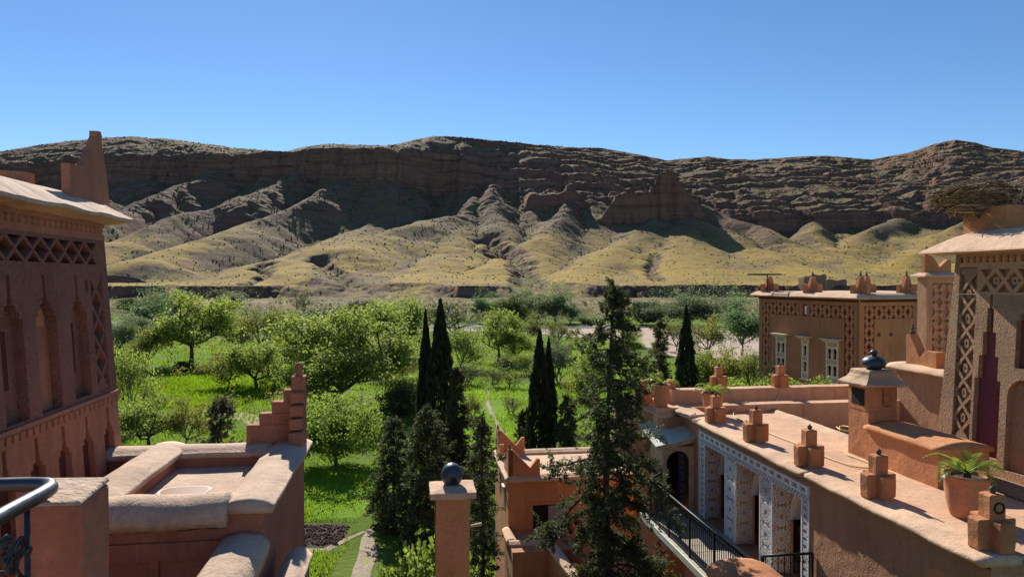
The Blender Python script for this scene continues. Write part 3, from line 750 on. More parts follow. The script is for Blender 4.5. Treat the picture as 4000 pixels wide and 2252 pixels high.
TREES = [
    ('grey', -116.5, 242.4, 11.4, 11.4, 'grey-green leafy tree tallest against the dark bank at far left'),
    ('pop', -90.0, 176.3, 6.0, 8.0, 'brighter green poplar just in front of the tallest grey-green tree, left'),
    ('grey', -85.8, 161.6, 6.1, 5.5, 'soft grey-green tree between the left tower and the green poplar'),
    ('grey', -74.8, 133.7, 5.6, 8.2, 'grey-green tree half hidden by the edge of the left tower'),
    ('grey', -99.5, 250.2, 10.4, 8.9, 'silvery rounded tree under the middle of the left cut bank'),
    ('bare', -82.0, 277.0, 7.5, 6.5, 'leafless grey tree at the foot of the gully left of centre'),
    ('bush', -154.8, 287.3, 6.6, 3.9, 'low yellowish thicket below the dark bank beside the left tower'),
    ('wal', -53.2, 117.5, 11.2, 9.8, 'broad olive walnut with one clear dark trunk in the left meadow'),
    ('spar', -53.8, 136.1, 7.6, 6.6, 'thin grey half-leafed tree right of the dark-trunked walnut'),
    ('spar', -50.2, 141.0, 8.9, 7.1, 'olive half-leafed tree beyond the bright round treetops, left of centre'),
    ('spar', -49.4, 155.1, 8.7, 5.9, 'brownish budding tree just left of the low grey mound by the river'),
    ('wal', -39.5, 127.1, 5.3, 3.7, 'small bright domed treetop above the left shoulder of the big round tree'),
    ('wal', -35.4, 110.8, 5.2, 3.4, 'light green tree tucked against the left side of the big round tree'),
    ('bush', -48.9, 230.8, 7.7, 4.8, 'dark round evergreen bush on the river bank left of centre'),
    ('bush', -49.0, 193.9, 11.6, 4.2, 'low wide grey-green mound of scrub by the river'),
    ('spar', -36.7, 91.9, 5.8, 4.2, 'bluish green orchard tree left of its yellow-green twin above the bright field'),
    ('wal', -32.5, 90.2, 6.0, 5.0, 'yellow-green orchard tree with dark base beside the bright left field'),
    ('walbig', -19.3, 77.6, 13.4, 9.2, 'largest round walnut, fresh green, in the middle of the left orchard'),
    ('spar', -57.2, 110.8, 5.8, 5.6, 'sparse olive tree between left tower and the dark-trunked walnut'),
    ('spar', -36.6, 68.0, 3.8, 6.1, 'loose yellow-leafed tree beside the corner of the left tower'),
    ('wal', -29.8, 57.9, 4.9, 3.6, 'dense leafy tree rising behind the far parapet next to the left tower'),
    ('spar', -26.9, 57.9, 3.3, 3.9, "thin young trees' crown above the far parapet of the sunken roof"),
    ('bare', -28.0, 69.2, 3.0, 2.5, 'twiggy bare shrub on the pale path below the bright left field'),
    ('bush', -49.0, 105.7, 2.1, 1.5, 'small dark clump at the foot of the dark-trunked walnut'),
    ('round', -13.2, 53.1, 5.3, 4.5, 'compact round green tree right of the stepped corner merlon'),
    ('wal', -20.4, 125.1, 9.7, 9.0, 'yellow-green tree standing before the river left of the tall cypresses'),
    ('spar', -17.2, 99.4, 6.6, 5.0, 'grey thin tree right behind the largest round walnut'),
    ('grey', -28.8, 228.1, 10.7, 6.2, 'green willow behind the tips of the tall cypress pair'),
    ('bare', -14.3, 184.7, 11.3, 6.7, 'wide leafless grey tree on the river bank right of the tall cypresses'),
    ('pop', -9.4, 225.5, 4.7, 7.9, 'slim pale poplar, left of the two beside the centre river trees'),
    ('pop', -6.1, 242.4, 5.2, 6.6, 'slim pale poplar, right of the two beside the centre river trees'),
    ('bush', 0.0, 209.6, 7.2, 5.7, 'olive round bush in front of the centre river willows'),
    ('grey', 2.5, 235.0, 8.1, 9.8, 'leftmost tall willow of the centre river clump'),
    ('grey', 8.1, 225.5, 10.2, 10.5, 'widest willow in the middle of the centre river clump'),
    ('pop', 13.8, 225.5, 6.9, 9.1, 'greener tree at the right side of the centre river clump'),
    ('grey', 18.3, 225.5, 5.4, 5.9, 'small low willow ending the centre river clump on the right'),
    ('wal', -2.4, 121.2, 7.5, 7.4, 'bright fruit tree with a clear trunk in the centre of the green field'),
    ('wal', 1.0, 126.3, 4.8, 3.5, 'small tree touching the right side of the bright centre fruit tree'),
    ('spar', -8.0, 110.8, 6.6, 5.2, 'loosely leafed tree right beside the tallest cypress'),
    ('bare', -6.3, 94.6, 4.3, 2.7, 'grey bare shrub right of the tallest cypress at field edge'),
    ('spar', 4.0, 149.2, 6.2, 5.7, 'thin budding tree before the water behind the cypress pair tips'),
    ('spar', 9.5, 146.3, 5.0, 4.8, 'thin reddish budding tree left of the bright small field by the river'),
    ('bare', 0.0, 91.9, 3.2, 2.6, 'leafless many-stemmed bush in the centre field, right of two'),
    ('bare', -2.2, 91.9, 2.5, 2.4, 'leafless many-stemmed bush in the centre field, left of two'),
    ('bare', 0.0, 73.6, 2.2, 1.8, 'small bare fruit bush alone on the bright grass beside the cypress pair'),
    ('silver', 6.5, 97.0, 4.7, 4.7, 'silvery shrub tree just right of the cypress pair'),
    ('bare', -0.6, 110.8, 3.4, 2.0, 'greyish bare tree under the bright centre fruit tree'),
    ('spar', 2.3, 104.8, 3.6, 2.6, 'dull thin tree touching the left of the cypress pair'),
    ('bush', -10.9, 70.5, 3.4, 3.2, 'dark shrub under the right side of the largest round walnut'),
    ('spar', -3.8, 69.2, 1.9, 2.6, 'light green sapling at the edge of the field right of the dark spruces'),
    ('spar', 7.9, 82.5, 3.4, 3.0, 'loose green shrub between cypress pair and the big ragged conifer'),
    ('spar', 9.1, 82.5, 4.6, 5.1, "thin green tree left of the ragged conifer's waist"),
    ('grey', 46.9, 213.1, 10.4, 7.8, 'hazy grey willow left of the single cypress by the river'),
    ('bush', 40.7, 217.9, 7.5, 5.0, 'dark green rounded bush on the far bank right of the ragged conifer tip'),
    ('grey', 54.4, 215.4, 8.9, 8.6, 'grey willow straight behind the tip of the single cypress'),
    ('grey', 60.0, 213.1, 11.9, 10.3, 'largest grey willow between single cypress and carved house'),
    ('grey', 68.4, 221.6, 6.0, 8.4, 'small grey willow at the left edge of the carved house roof'),
    ('pop', 42.7, 131.5, 6.4, 9.6, 'tall blue-green poplar close to the carved house wall'),
    ('spar', 35.8, 127.1, 7.1, 6.4, 'olive half-leafed tree right of the single cypress'),
    ('spar', 32.2, 138.5, 5.2, 5.1, 'thin green tree left of the single cypress tip'),
    ('spar', 24.2, 149.2, 5.1, 5.1, 'pale thin tree right beside the upper ragged conifer'),
    ('wal', 20.3, 125.1, 4.3, 4.1, "leafy green small tree behind the ragged conifer's right side"),
    ('wal', 26.8, 130.1, 2.6, 2.2, 'tiny round fruit tree on the sand left of the single cypress'),
    ('spar', 26.0, 86.2, 5.8, 5.0, 'broad sprouting orchard tree behind the terrace right of the single cypress'),
    ('wal', 22.9, 85.2, 4.5, 4.5, 'leafy orchard tree touching the single cypress on the right'),
    ('spar', 28.5, 84.3, 3.8, 4.9, 'thin orchard tree against the carved house corner'),
    ('spar', 15.2, 86.2, 3.1, 3.7, 'thin shrubby tree behind the first potted palm'),
]
tr_rng = random.Random(31); used = {}
for kind, x, y, w, h, lab in TREES:
    vs_ = PROTO[kind]; i = used.get(kind, 0); used[kind] = i + 1
    tm, lm, zs, xs = vs_[i % len(vs_)]
    nm, cat = KINDS[kind]
    g = GROUND if y < 262 else GROUND + 0.7
    e = empty(nm, (x, y, g), tr_rng.random() * 6.28, lab, cat, GROUPS.get(kind, 'orchard trees in the valley'))
    far = 1.0 + 0.2 * (y > 160); k = w * 0.5 / xs * 1.38 * far; e.scale = (k, k, h / zs * 1.18 * far)
    link_mesh('trunk', tm, parent=e); link_mesh('crown', lm, parent=e)

# ---- undergrowth and the far belt of riverside scrub, one mass
def scrub_mass(name, n_cl, sample, hr, leaf, per, mat, label, seed):
    r = np.random.default_rng(seed); x, y, z, s = sample(r, n_cl); n = len(x)
    h = (hr[0] + (hr[1] - hr[0]) * r.random(n) ** 1.6) * s
    k = np.repeat(np.arange(n), per); N = len(k)
    d = r.normal(size=(N, 3)); d /= np.linalg.norm(d, axis=1)[:, None]; d[:, 2] = np.abs(d[:, 2]) * 1.0
    rad = (0.45 + 0.6 * r.random(N) ** 0.7)
    P = np.stack([x[k] + d[:, 0] * rad * h[k] * 0.62, y[k] + d[:, 1] * rad * h[k] * 0.62, z[k] + 0.1 + d[:, 2] * rad * h[k]], -1)
    lf = leaf_mesh(name, P, leaf, r, 0.6); lf.materials.append(mat)
    return tag(link_mesh(name, lf), label, 'scrub', kind='stuff')
def belt(y0, y1, ulo, uhi, z=GROUND):
    def f(r, n):
        y = r.uniform(y0, y1, n); x = r.uniform(ulo, uhi, n) * y
        keep = (fbm(x / 16, y / 16, 3) > -0.25) & ~((x > 18) & (x < 72) & (y > 116) & (y < 188))
        keep &= ~((np.abs(y - np.interp(x, [-260, -120, -60, -20, 10, 40, 70, 260], [224, 219, 211, 206, 205, 207, 209, 215])) < 9))
        x, y = x[keep], y[keep]; return x, y, np.full(len(x), z), 0.7 + 0.6 * r.random(len(x))
    return f
scrub_mass('riverside_scrub', 420, belt(224, 262, -0.62, 0.42), (1.6, 6.0), 0.5, 70, ML_GREY, 'grey-green scrub and small willows massed along the far river bank', 61)
scrub_mass('riverside_scrub', 420, belt(250, 300, -0.60, 0.42, GROUND + 0.8), (1.4, 5.0), 0.45, 45, ML_BUSH, 'dark scrub massed at the foot of the far cut bank', 62)
scrub_mass('orchard_undergrowth', 160, belt(120, 195, -0.60, 0.30), (1.0, 3.6), 0.36, 60, ML_SPAR, 'olive undergrowth and saplings filling the gaps of the far orchard', 63)
scrub_mass('orchard_undergrowth', 90, belt(78, 125, -0.60, -0.20), (0.6, 2.4), 0.27, 55, ML_SPAR, 'olive undergrowth between the left orchard trees', 64)
scrub_mass('orchard_undergrowth', 120, belt(70, 118, 0.17, 0.42), (0.6, 2.2), 0.27, 55, ML_WAL, 'green undergrowth between the right orchard trees', 65)
scrub_mass('terrace_scrub', 420, belt(302, 372, -0.60, 0.42, GROUND + 2.4), (0.8, 3.4), 0.5, 30, ML_BUSH, 'low dark bushes on the river terrace below the cut bank', 66)
scrub_mass('riverside_scrub', 150, belt(175, 215, -0.55, -0.02), (1.5, 5.0), 0.42, 60, ML_GREY, 'grey-green thicket on the near bank of the river', 67)
# ------------------------------------------------------------------ conifers
M_CYP = foliage('cypress_needle', (0.030, 0.040, 0.022), (0.045, 0.060, 0.025), 0.25, 0.35)
M_SPRAY = foliage('conifer_spray', (0.062, 0.080, 0.036), (0.12, 0.14, 0.045), 0.34, 0.4)
M_SPRAYB = foliage('brown_spray', (0.075, 0.066, 0.034), (0.12, 0.10, 0.045), 0.3, 0.4)

def blades_from(P, D, L, W, r):
    n = len(P); e = r.normal(size=(n, 3)); e -= (e * D).sum(1)[:, None] * D; e /= np.linalg.norm(e, axis=1)[:, None] + 1e-9
    L = np.asarray(L)[:, None]; W = np.asarray(W)[:, None]
    return np.stack([P, P + D * L * 0.45 + e * W, P + D * L, P + D * L * 0.45 - e * W], 1).reshape(-1, 3)

def cypress_proto(name, seed, n=9000):
    """columnar cypress of height 1, widest radius 0.5"""
    r = np.random.default_rng(seed)
    z = r.random(n) ** 0.85; a = r.random(n) * 2 * np.pi
    prof = np.where(z < 0.12, 0.30 + 0.20 * (z / 0.12) ** 0.6, 0.5 * (1 - ((z - 0.12) / 0.88) ** 1.55) + 0.012)
    lump = 1 + 0.13 * np.sin(a * 3 + z * 23 + seed) + 0.10 * np.sin(a * 5 - z * 41) + 0.08 * np.sin(z * 90 + a * 2)
    rad = prof * lump * (0.70 + 0.34 * r.random(n) ** 0.5)
    P = np.stack([rad * np.cos(a), rad * np.sin(a), z * 0.97 + 0.01], -1)
    D = np.stack([np.cos(a) * 0.10, np.sin(a) * 0.10, np.ones(n)], -1) + r.normal(size=(n, 3)) * np.array([0.16, 0.16, 0.05]); D[:, 2] *= 0.14
    ln = np.linalg.norm(D * np.array([1, 1, 7]), axis=1)
    D = D / np.linalg.norm(D, axis=1)[:, None]
    V = blades_from(P, D, 0.030 + 0.03 * r.random(n), 0.018 + 0.016 * r.random(n), r)
    me = np_mesh(name, V, np.arange(4 * n).reshape(-1, 4)); me.materials.append(M_CYP)
    t = MB(); t.tube([(0, 0, -0.02), (0.01, 0, 0.3), (0, 0.01, 0.6), (0, 0, 0.93)], [0.05, 0.04, 0.025, 0.004], 6)
    tm = bpy.data.meshes.new(name + '_trunk'); tm.from_pydata([tuple(v) for v in t.v], [], t.f); tm.materials.append(M_BARK)
    return me, tm

cyp = [cypress_proto('cypress_a', 41), cypress_proto('cypress_b', 42), cypress_proto('cypress_c', 43)]
for i, (x, y, w, h, lab) in enumerate([
        (-5.2, 51.5, 2.5, 12.4, 'tallest dark columnar cypress left of the centre field'),
        (-6.4, 52.5, 1.5, 11.6, 'thin dark cypress leaning at the left of the tallest one'),
        (2.2, 56.2, 2.0, 9.9, 'taller cypress of the close pair in the centre field'),
        (2.95, 57.0, 1.45, 9.2, 'shorter slimmer cypress of the close pair in the centre field'),
        (18.7, 76.0, 2.2, 11.1, 'single dark cypress right of centre behind the potted palms')]):
    cm, tm = cyp[i % 3]
    e = empty('cypress_tree', (x, y, GROUND), i * 1.3, lab, 'cypress', 'columnar cypresses in the valley')
    e.scale = (w, w, h)
    link_mesh('trunk', tm, parent=e); link_mesh('crown', cm, parent=e)

def ragged_conifer(name, loc, H, prof, nb, seed, label, mat=M_SPRAY, lean=(0, 0), plume=(0.30, 0.5), blade=0.085, per=22, extra=(), zmin=0.05, cat='conifer', group=None):
    """irregular conifer: trunk, boughs that droop and turn up, ragged sprays along them
       prof: [(fraction of height from the tip, half width in m)]"""
    rd = random.Random(seed); r = np.random.default_rng(seed)
    e = empty(name, loc, 0, label, cat, group)
    m = MB(); tp = []
    for i in range(9):
        t = i / 8; tp.append((lean[0] * t * t + rd.gauss(0, 0.03), lean[1] * t * t + rd.gauss(0, 0.03), H * t * 0.985))
    m.tube(tp, [H * 0.0125 * (1 - 0.93 * i / 8) + 0.012 for i in range(9)], 8)
    fr = [p[0] for p in prof]; wd = [p[1] for p in prof]
    AX = []   # plume axes: start, dir, length
    def trunk_at(z):
        t = max(0, min(1, z / (H * 0.985))); k = t * 8; i = min(7, int(k)); a = Vector(tp[i]); b = Vector(tp[i + 1]); return a.lerp(b, k - i)
    def bough(z, a, L):
        p = trunk_at(z); up = 0.55 * (z / H) ** 2 + rd.uniform(-0.2, 0.25)
        d = Vector((math.cos(a), math.sin(a), up)).normalized(); pts = [p.copy()]; n = 6; dirs = []
        for i in range(n):
            t = (i + 1) / n
            d = (d + Vector((rd.gauss(0, 0.12), rd.gauss(0, 0.12), (-0.27 if t < 0.7 else 0.30) + rd.gauss(0, 0.08)))).normalized()
            p = p + d * (L / n); pts.append(p.copy()); dirs.append(d.copy())
        m.tube(pts, [0.012 + 0.018 * L * (1 - i / n) for i in range(n + 1)], 4, cap=False)
        k = max(4, int(L * 12))
        for j in range(k):
            t = rd.uniform(0.18, 1.0) ** 0.8; i = min(n - 1, int(t * n)); b = pts[i].lerp(pts[i + 1], t * n - i); dd = dirs[i]
            side = Vector((rd.gauss(0, 1), rd.gauss(0, 1), rd.gauss(-0.1, 0.75))).normalized()
            ax = (dd * rd.uniform(0.2, 0.9) + side * rd.uniform(0.5, 1.0)).normalized()
            ln = rd.uniform(*plume) * (0.65 + 0.35 * min(1, L))
            AX.append((b, ax, ln))
            if rd.random() < 0.6:
                b2 = b + ax * ln * 0.55; ax2 = (ax + Vector((rd.gauss(0, 0.7), rd.gauss(0, 0.7), rd.gauss(-0.15, 0.5)))).normalized(); AX.append((b2, ax2, ln * 0.7))
    for i in range(nb):
        t = zmin + (1 - zmin) * ((i + rd.random()) / nb) ** 0.92
        z = H * t; w = np.interp(1 - t, fr, wd)
        if w < 0.02: continue
        bough(min(z, H * 0.97), i * 2.4 + rd.gauss(0, 0.5), w * rd.choice([0.38, 0.55, 0.8, 1.0, 1.2]))
    for z, a, L in extra: bough(z, a, L)
    for i in range(10):
        AX.append((Vector(tp[-1]) - Vector((0, 0, 0.5 * i / 10)), Vector((rd.gauss(0, 0.35), rd.gauss(0, 0.35), 1)).normalized(), 0.28))
    m.build('trunk', M_BARK, e, smooth=True, recalc=False)
    S = np.array([tuple(a[0]) for a in AX]); D = np.array([tuple(a[1]) for a in AX]); Ln = np.array([a[2] for a in AX]); n = len(AX)
    k = np.repeat(np.arange(n), per); t = r.random(len(k)) ** 0.85
    rad = r.normal(size=(len(k), 3)); rad -= (rad * D[k]).sum(1)[:, None] * D[k]; rad /= np.linalg.norm(rad, axis=1)[:, None]
    th = (0.10 * (1 - t) + 0.02) * r.random(len(k))
    P = S[k] + D[k] * (t * Ln[k])[:, None] + rad * th[:, None]
    B = D[k] * 0.75 + rad * (0.75 * r.random(len(k)))[:, None] + r.normal(size=(len(k), 3)) * 0.22; B /= np.linalg.norm(B, axis=1)[:, None]
    V = blades_from(P, B, blade * (0.6 + 0.9 * r.random(len(k))), blade * 0.24 * (0.7 + 0.6 * r.random(len(k))), r)
    me = np_mesh('crown', V, np.arange(len(V)).reshape(-1, 4)); me.materials.append(mat)
    link_mesh('crown', me, parent=e)
    return e

# the big ragged conifer in front of the balcony
ragged_conifer('ragged_conifer', (2.35, 17.8, GROUND), 14.0,
    [(0, 0.05), (0.02, 0.25), (0.06, 0.46), (0.12, 0.68), (0.19, 0.82), (0.23, 0.55), (0.265, 0.78), (0.30, 0.55), (0.335, 0.98), (0.40, 0.92), (0.46, 1.05), (0.52, 1.45), (0.57, 1.8), (0.62, 1.55), (0.7, 1.55), (0.8, 1.7), (1, 1.2)],
    165, 51, 'big ragged dark conifer rising to the horizon in front of the balcony', per=46, lean=(0.16, 0.2), zmin=0.22, blade=0.070,
    extra=[(8.7, 3.25, 2.15), (8.2, 3.0, 1.9), (9.4, 3.4, 1.5), (8.4, -0.15, 1.8), (9.3, -0.3, 1.5), (7.4, 0.1, 1.7), (6.6, -0.3, 1.8), (6.9, 3.3, 1.5), (10.2, 0.3, 1.35), (9.9, -0.6, 1.3)])
ragged_conifer('ragged_conifer', (-1.05, 24.5, GROUND), 9.3,
    [(0, 0.05), (0.08, 0.25), (0.2, 0.45), (0.35, 0.6), (0.5, 0.85), (0.65, 1.0), (0.8, 1.1), (1, 0.9)],
    95, 52, 'slim ragged conifer right behind the chimney pillar', per=24, zmin=0.15)
ragged_conifer('ragged_conifer', (-4.4, 36.5, GROUND), 7.4, [(0, 0.05), (0.1, 0.5), (0.3, 1.1), (0.6, 1.7), (0.85, 1.9), (1, 1.6)],
    90, 53, 'dense dark conifer at the foot of the tall cypresses, above the fig tree', per=24, blade=0.12, plume=(0.4, 0.65))
ragged_conifer('ragged_conifer', (-6.6, 39.5, GROUND), 6.2, [(0, 0.05), (0.1, 0.4), (0.3, 0.9), (0.6, 1.35), (0.85, 1.6), (1, 1.4)],
    80, 54, 'lower dark conifer at the right edge of the near green field', per=24, blade=0.12, plume=(0.4, 0.65))
ragged_conifer('ragged_conifer', (-3.6, 46.5, GROUND), 8.1, [(0, 0.05), (0.1, 0.3), (0.3, 0.65), (0.6, 1.15), (0.85, 1.5), (1, 1.3)],
    85, 55, 'brownish pointed conifer just right of the tallest cypress', M_SPRAYB, per=22, blade=0.13, plume=(0.4, 0.6))
ragged_conifer('ragged_conifer', (-1.9, 42.5, GROUND), 5.6, [(0, 0.04), (0.15, 0.25), (0.4, 0.5), (0.7, 0.8), (1, 0.9)],
    60, 56, 'small pointed conifer between the brownish one and the cypress pair', M_SPRAYB, per=20, blade=0.12)
ragged_conifer('ragged_conifer', (0.85, 58.5, GROUND), 3.0, [(0, 0.04), (0.2, 0.25), (0.6, 0.6), (1, 0.75)],
    40, 57, 'small young conifer close to the left foot of the cypress pair', per=18, blade=0.14)
ragged_conifer('ragged_conifer', (4.2, 54.0, GROUND), 5.0, [(0, 0.05), (0.15, 0.5), (0.5, 1.1), (0.8, 1.35), (1, 1.2)],
    60, 58, 'bushy dark conifer hugging the right foot of the cypress pair', per=20, blade=0.14, plume=(0.4, 0.6))
ragged_conifer('ragged_conifer', (17.2, 82.0, GROUND), 9.2, [(0, 0.05), (0.05, 0.5), (0.12, 0.75), (0.2, 0.45), (0.4, 0.7), (0.5, 1.3), (0.7, 1.7), (1, 1.5)],
    70, 59, 'thin brown conifer behind the first potted palm', M_SPRAYB, per=18, blade=0.17, plume=(0.5, 0.8))
ragged_conifer('ragged_conifer', (-14.2, 33.0, GROUND), 8.3, [(0, 0.1), (0.05, 0.5), (0.12, 0.45), (0.2, 0.7), (0.35, 0.9), (0.5, 1.2), (1, 1.6)],
    75, 60, 'dark conifer top showing behind the far parapet of the sunken roof', M_SPRAYB, lean=(0.7, 0), per=24, blade=0.12, plume=(0.4, 0.6))

# fig tree with broad bright leaves left of the chimney pillar
fm = foliage('fig_leaf', (0.08, 0.125, 0.03), (0.22, 0.31, 0.05), 0.5, 0.3, 0.45)
tmesh, lmesh, zs, xs = make_proto('fig', 71, 6.6, 1.75, 1.3, 4200, 0.15, M_BARKG, fm, (5, 4, 4, 3), stems=2, r0=0.09, upward=0.6, spread=0.16, aspect=0.75)
for x, y, h, lab in ((-2.85, 21.5, 6.2, 'bright leafy fig tree beside the left edge of the chimney pillar'), (-3.3, 19.0, 4.6, 'lower fig bush at the bottom edge left of the chimney pillar')):
    e = empty('fig_tree', (x, y, GROUND), x, lab, 'fig tree', 'fig trees below the pillar'); k = h / zs; e.scale = (k * 0.55, k * 0.7, k)
    link_mesh('trunk', tmesh, parent=e); link_mesh('crown', lmesh, parent=e)
# ------------------------------------------------------------------ building kit
TH = 8.2
class Thing:
    """a thing in a rotated building frame; parts are given in frame coordinates"""
    def __init__(s, name, base, label, cat, group=None, deg=TH, origin=(0, 0)):
        a = R(deg); s.b = Vector(base)
        w = (origin[0] + base[0] * math.cos(a) - base[1] * math.sin(a), origin[1] + base[0] * math.sin(a) + base[1] * math.cos(a), base[2])
        s.e = empty(name, w, a, label, cat, group)
    def part(s, mb, name, mat, parent=None, label=None, kind=None, **kw):
        m = MB(); m.v = [(p[0] - s.b.x, p[1] - s.b.y, p[2] - s.b.z) for p in mb.v]; m.f = mb.f
        o = m.build(name, mat, parent or s.e, **kw)
        return tag(o, label, None, None, kind)
    def piece(s, me, name, loc, rot=(0, 0, 0), parent=None, scale=None, bevel=0.0):
        o = link_mesh(name, me, None, parent or s.e, Vector(loc) - s.b, rot, scale)
        if bevel:
            md = o.modifiers.new('bevel', 'BEVEL'); md.width = bevel; md.segments = 1; md.limit_method = 'ANGLE'
        return o
def mesh_of(mb, name, mat, smooth=False):
    me = bpy.data.meshes.new(name); me.from_pydata([tuple(p) for p in mb.v], [], mb.f)
    bm = bmesh.new(); bm.from_mesh(me); bmesh.ops.recalc_face_normals(bm, faces=bm.faces); bm.to_mesh(me); bm.free()
    if smooth:
        for p in me.polygons: p.use_smooth = True
    me.materials.append(mat); return me
def faceW(x0): return lambda u, v, w: (x0 - w, u, v)      # looks towards -X, u = y
def faceE(x0): return lambda u, v, w: (x0 + w, u, v)
def faceS(y0): return lambda u, v, w: (u, y0 - w, v)      # looks towards -Y, u = x
def rect(u0, u1, v0, v1): return [(u0, v0), (u1, v0), (u1, v1), (u0, v1)]
def arch(u0, u1, v0, v1, n=14, horseshoe=0.0):
    """opening with a round top reaching v1; horseshoe narrows the springing"""
    c = (u0 + u1) / 2; r = (u1 - u0) / 2; cz = v1 - r; P = []
    a0 = -horseshoe
    for i in range(n + 1):
        a = a0 + (math.pi - 2 * a0) * i / n
        P.append((c + r * math.cos(a), cz + r * math.sin(a)))
    x = r * math.cos(a0) if horseshoe else r
    return [(c - x, v0), (c + x, v0)] + P if v0 < cz + r * math.sin(a0) - 1e-4 else P
def keyhole(u0, u1, v0, v1):
    c = (u0 + u1) / 2; r = (u1 - u0) / 2; cz = v1 - r; P = [(c - r * 0.78, v0), (c + r * 0.78, v0)]
    for i in range(13):
        a = -0.68 + (math.pi + 1.36) * i / 12; P.append((c + r * math.cos(a), cz + r * math.sin(a)))
    return P
def stepped(u0, u1, v0, v1, slit=0.0, slitw=0.08, n=2, sw=0.09, sh=0.13):
    """niche outline whose head narrows in steps to a slit"""
    Rr = [(u1, v0)]; Lf = [(u0, v0)]; top = v1 - n * sh
    a, b = u0, u1; z_ = top
    for i in range(n):
        Rr += [(b, z_)]; Lf += [(a, z_)]; a += sw; b -= sw; Rr += [(b, z_)]; Lf += [(a, z_)]; z_ += sh
    Rr += [(b, z_)]; Lf += [(a, z_)]
    c = (u0 + u1) / 2
    if slit:
        Rr += [(c + slitw / 2, z_), (c + slitw / 2, z_ + slit)]; Lf += [(c - slitw / 2, z_), (c - slitw / 2, z_ + slit)]
    return Lf[::-1][::-1][:1] + Rr + Lf[::-1][:-1]
def lattice_holes(u0, u1, v0, v1, n, bar=0.035, horizontal=True):
    """diamonds and triangles left open by crossing diagonal bars"""
    H = []; W = (u1 - u0) / n if horizontal else (u1 - u0); Hh = (v1 - v0) if horizontal else (v1 - v0) / n
    b = bar
    if horizontal:
        m = (v0 + v1) / 2
        for i in range(n):
            a = u0 + i * W; c = a + W / 2
            H.append([(a + 2.2 * b, v1 - 0.3 * b), (c, m + 1.6 * b), (a + W - 2.2 * b, v1 - 0.3 * b)][::-1])
            H.append([(a + 2.2 * b, v0 + 0.3 * b), (a + W - 2.2 * b, v0 + 0.3 * b), (c, m - 1.6 * b)])
            if i: H.append([(a - W / 2 + 1.5 * b, m), (a, v0 + 2.0 * b), (a + W / 2 - 1.5 * b, m), (a, v1 - 2.0 * b)])
    else:
        m = (u0 + u1) / 2
        for i in range(n):
            a = v0 + i * Hh; c = a + Hh / 2
            H.append([(u1 - 0.3 * b, a + 2.2 * b), (u1 - 0.3 * b, a + Hh - 2.2 * b), (m + 1.4 * b, c)])
            H.append([(u0 + 0.3 * b, a + 2.2 * b), (m - 1.4 * b, c), (u0 + 0.3 * b, a + Hh - 2.2 * b)])
            if i: H.append([(m, a - Hh / 2 + 1.5 * b), (u1 - 2.0 * b, a), (m, a + Hh / 2 - 1.5 * b), (u0 + 2.0 * b, a)])
    return H
def ribbons(segs, w, fn, off):
    m = MB()
    for (a, b) in segs:
        dx, dy = b[0] - a[0], b[1] - a[1]; L = math.hypot(dx, dy)
        if L < 1e-6: continue
        nx, ny = -dy / L * w / 2, dx / L * w / 2; ex, ey = dx / L * w * 0.3, dy / L * w * 0.3
        q = [(a[0] + nx - ex, a[1] + ny - ey), (a[0] - nx - ex, a[1] - ny - ey), (b[0] - nx + ex, b[1] - ny + ey), (b[0] + nx + ex, b[1] + ny + ey)]
        V = [fn(p[0], p[1], off) for p in q] + [fn(p[0], p[1], 0.0) for p in q]
        m.add(V, [(0, 1, 2, 3), (0, 1, 5, 4), (1, 2, 6, 5), (2, 3, 7, 6), (3, 0, 4, 7)])
    return m
def rosette_segs(a, b):
    """interlaced twelve-fold rosette filling a cell a wide and b high, centred on 0,0"""
    S = []; r = min(a, b) * 0.47; sx, sy = a / min(a, b), b / min(a, b)
    pt = lambda rad, k: (rad * math.cos(k * math.pi / 12) * 1.0, rad * math.sin(k * math.pi / 12) * 1.0)
    for k in range(0, 24, 2):
        S += [(pt(r * 0.30, k), pt(r * 0.44, k + 1)), (pt(r * 0.44, k + 1), pt(r * 0.30, k + 2))]      # inner star
        S += [(pt(r * 0.44, k + 1), pt(r * 0.74, k + 0.45)), (pt(r * 0.44, k + 1), pt(r * 0.74, k + 1.55))]   # petals
        S += [(pt(r * 0.74, k + 0.45), pt(r * 0.95, k + 1)), (pt(r * 0.95, k + 1), pt(r * 0.74, k + 1.55))]
        S += [(pt(r * 0.95, k + 1), pt(r * 0.86, k)), (pt(r * 0.86, k), pt(r * 0.95, k - 1))]
    S = [((p[0] * sx, p[1] * sy), (q[0] * sx, q[1] * sy)) for p, q in S]
    ha, hb = a / 2, b / 2
    for x, y in ((1, 1), (1, -1), (-1, 1), (-1, -1)):
        c = (x * ha * 0.68, y * hb * 0.68)
        S += [((x * ha, y * hb * 0.62), c), (c, (x * ha * 0.62, y * hb)), ((x * ha * 0.80, y * hb * 0.80), (x * ha, y * hb))]
    S += [((-ha, -hb * 0.62), (-ha, hb * 0.62)), ((ha, -hb * 0.62), (ha, hb * 0.62))]
    return S

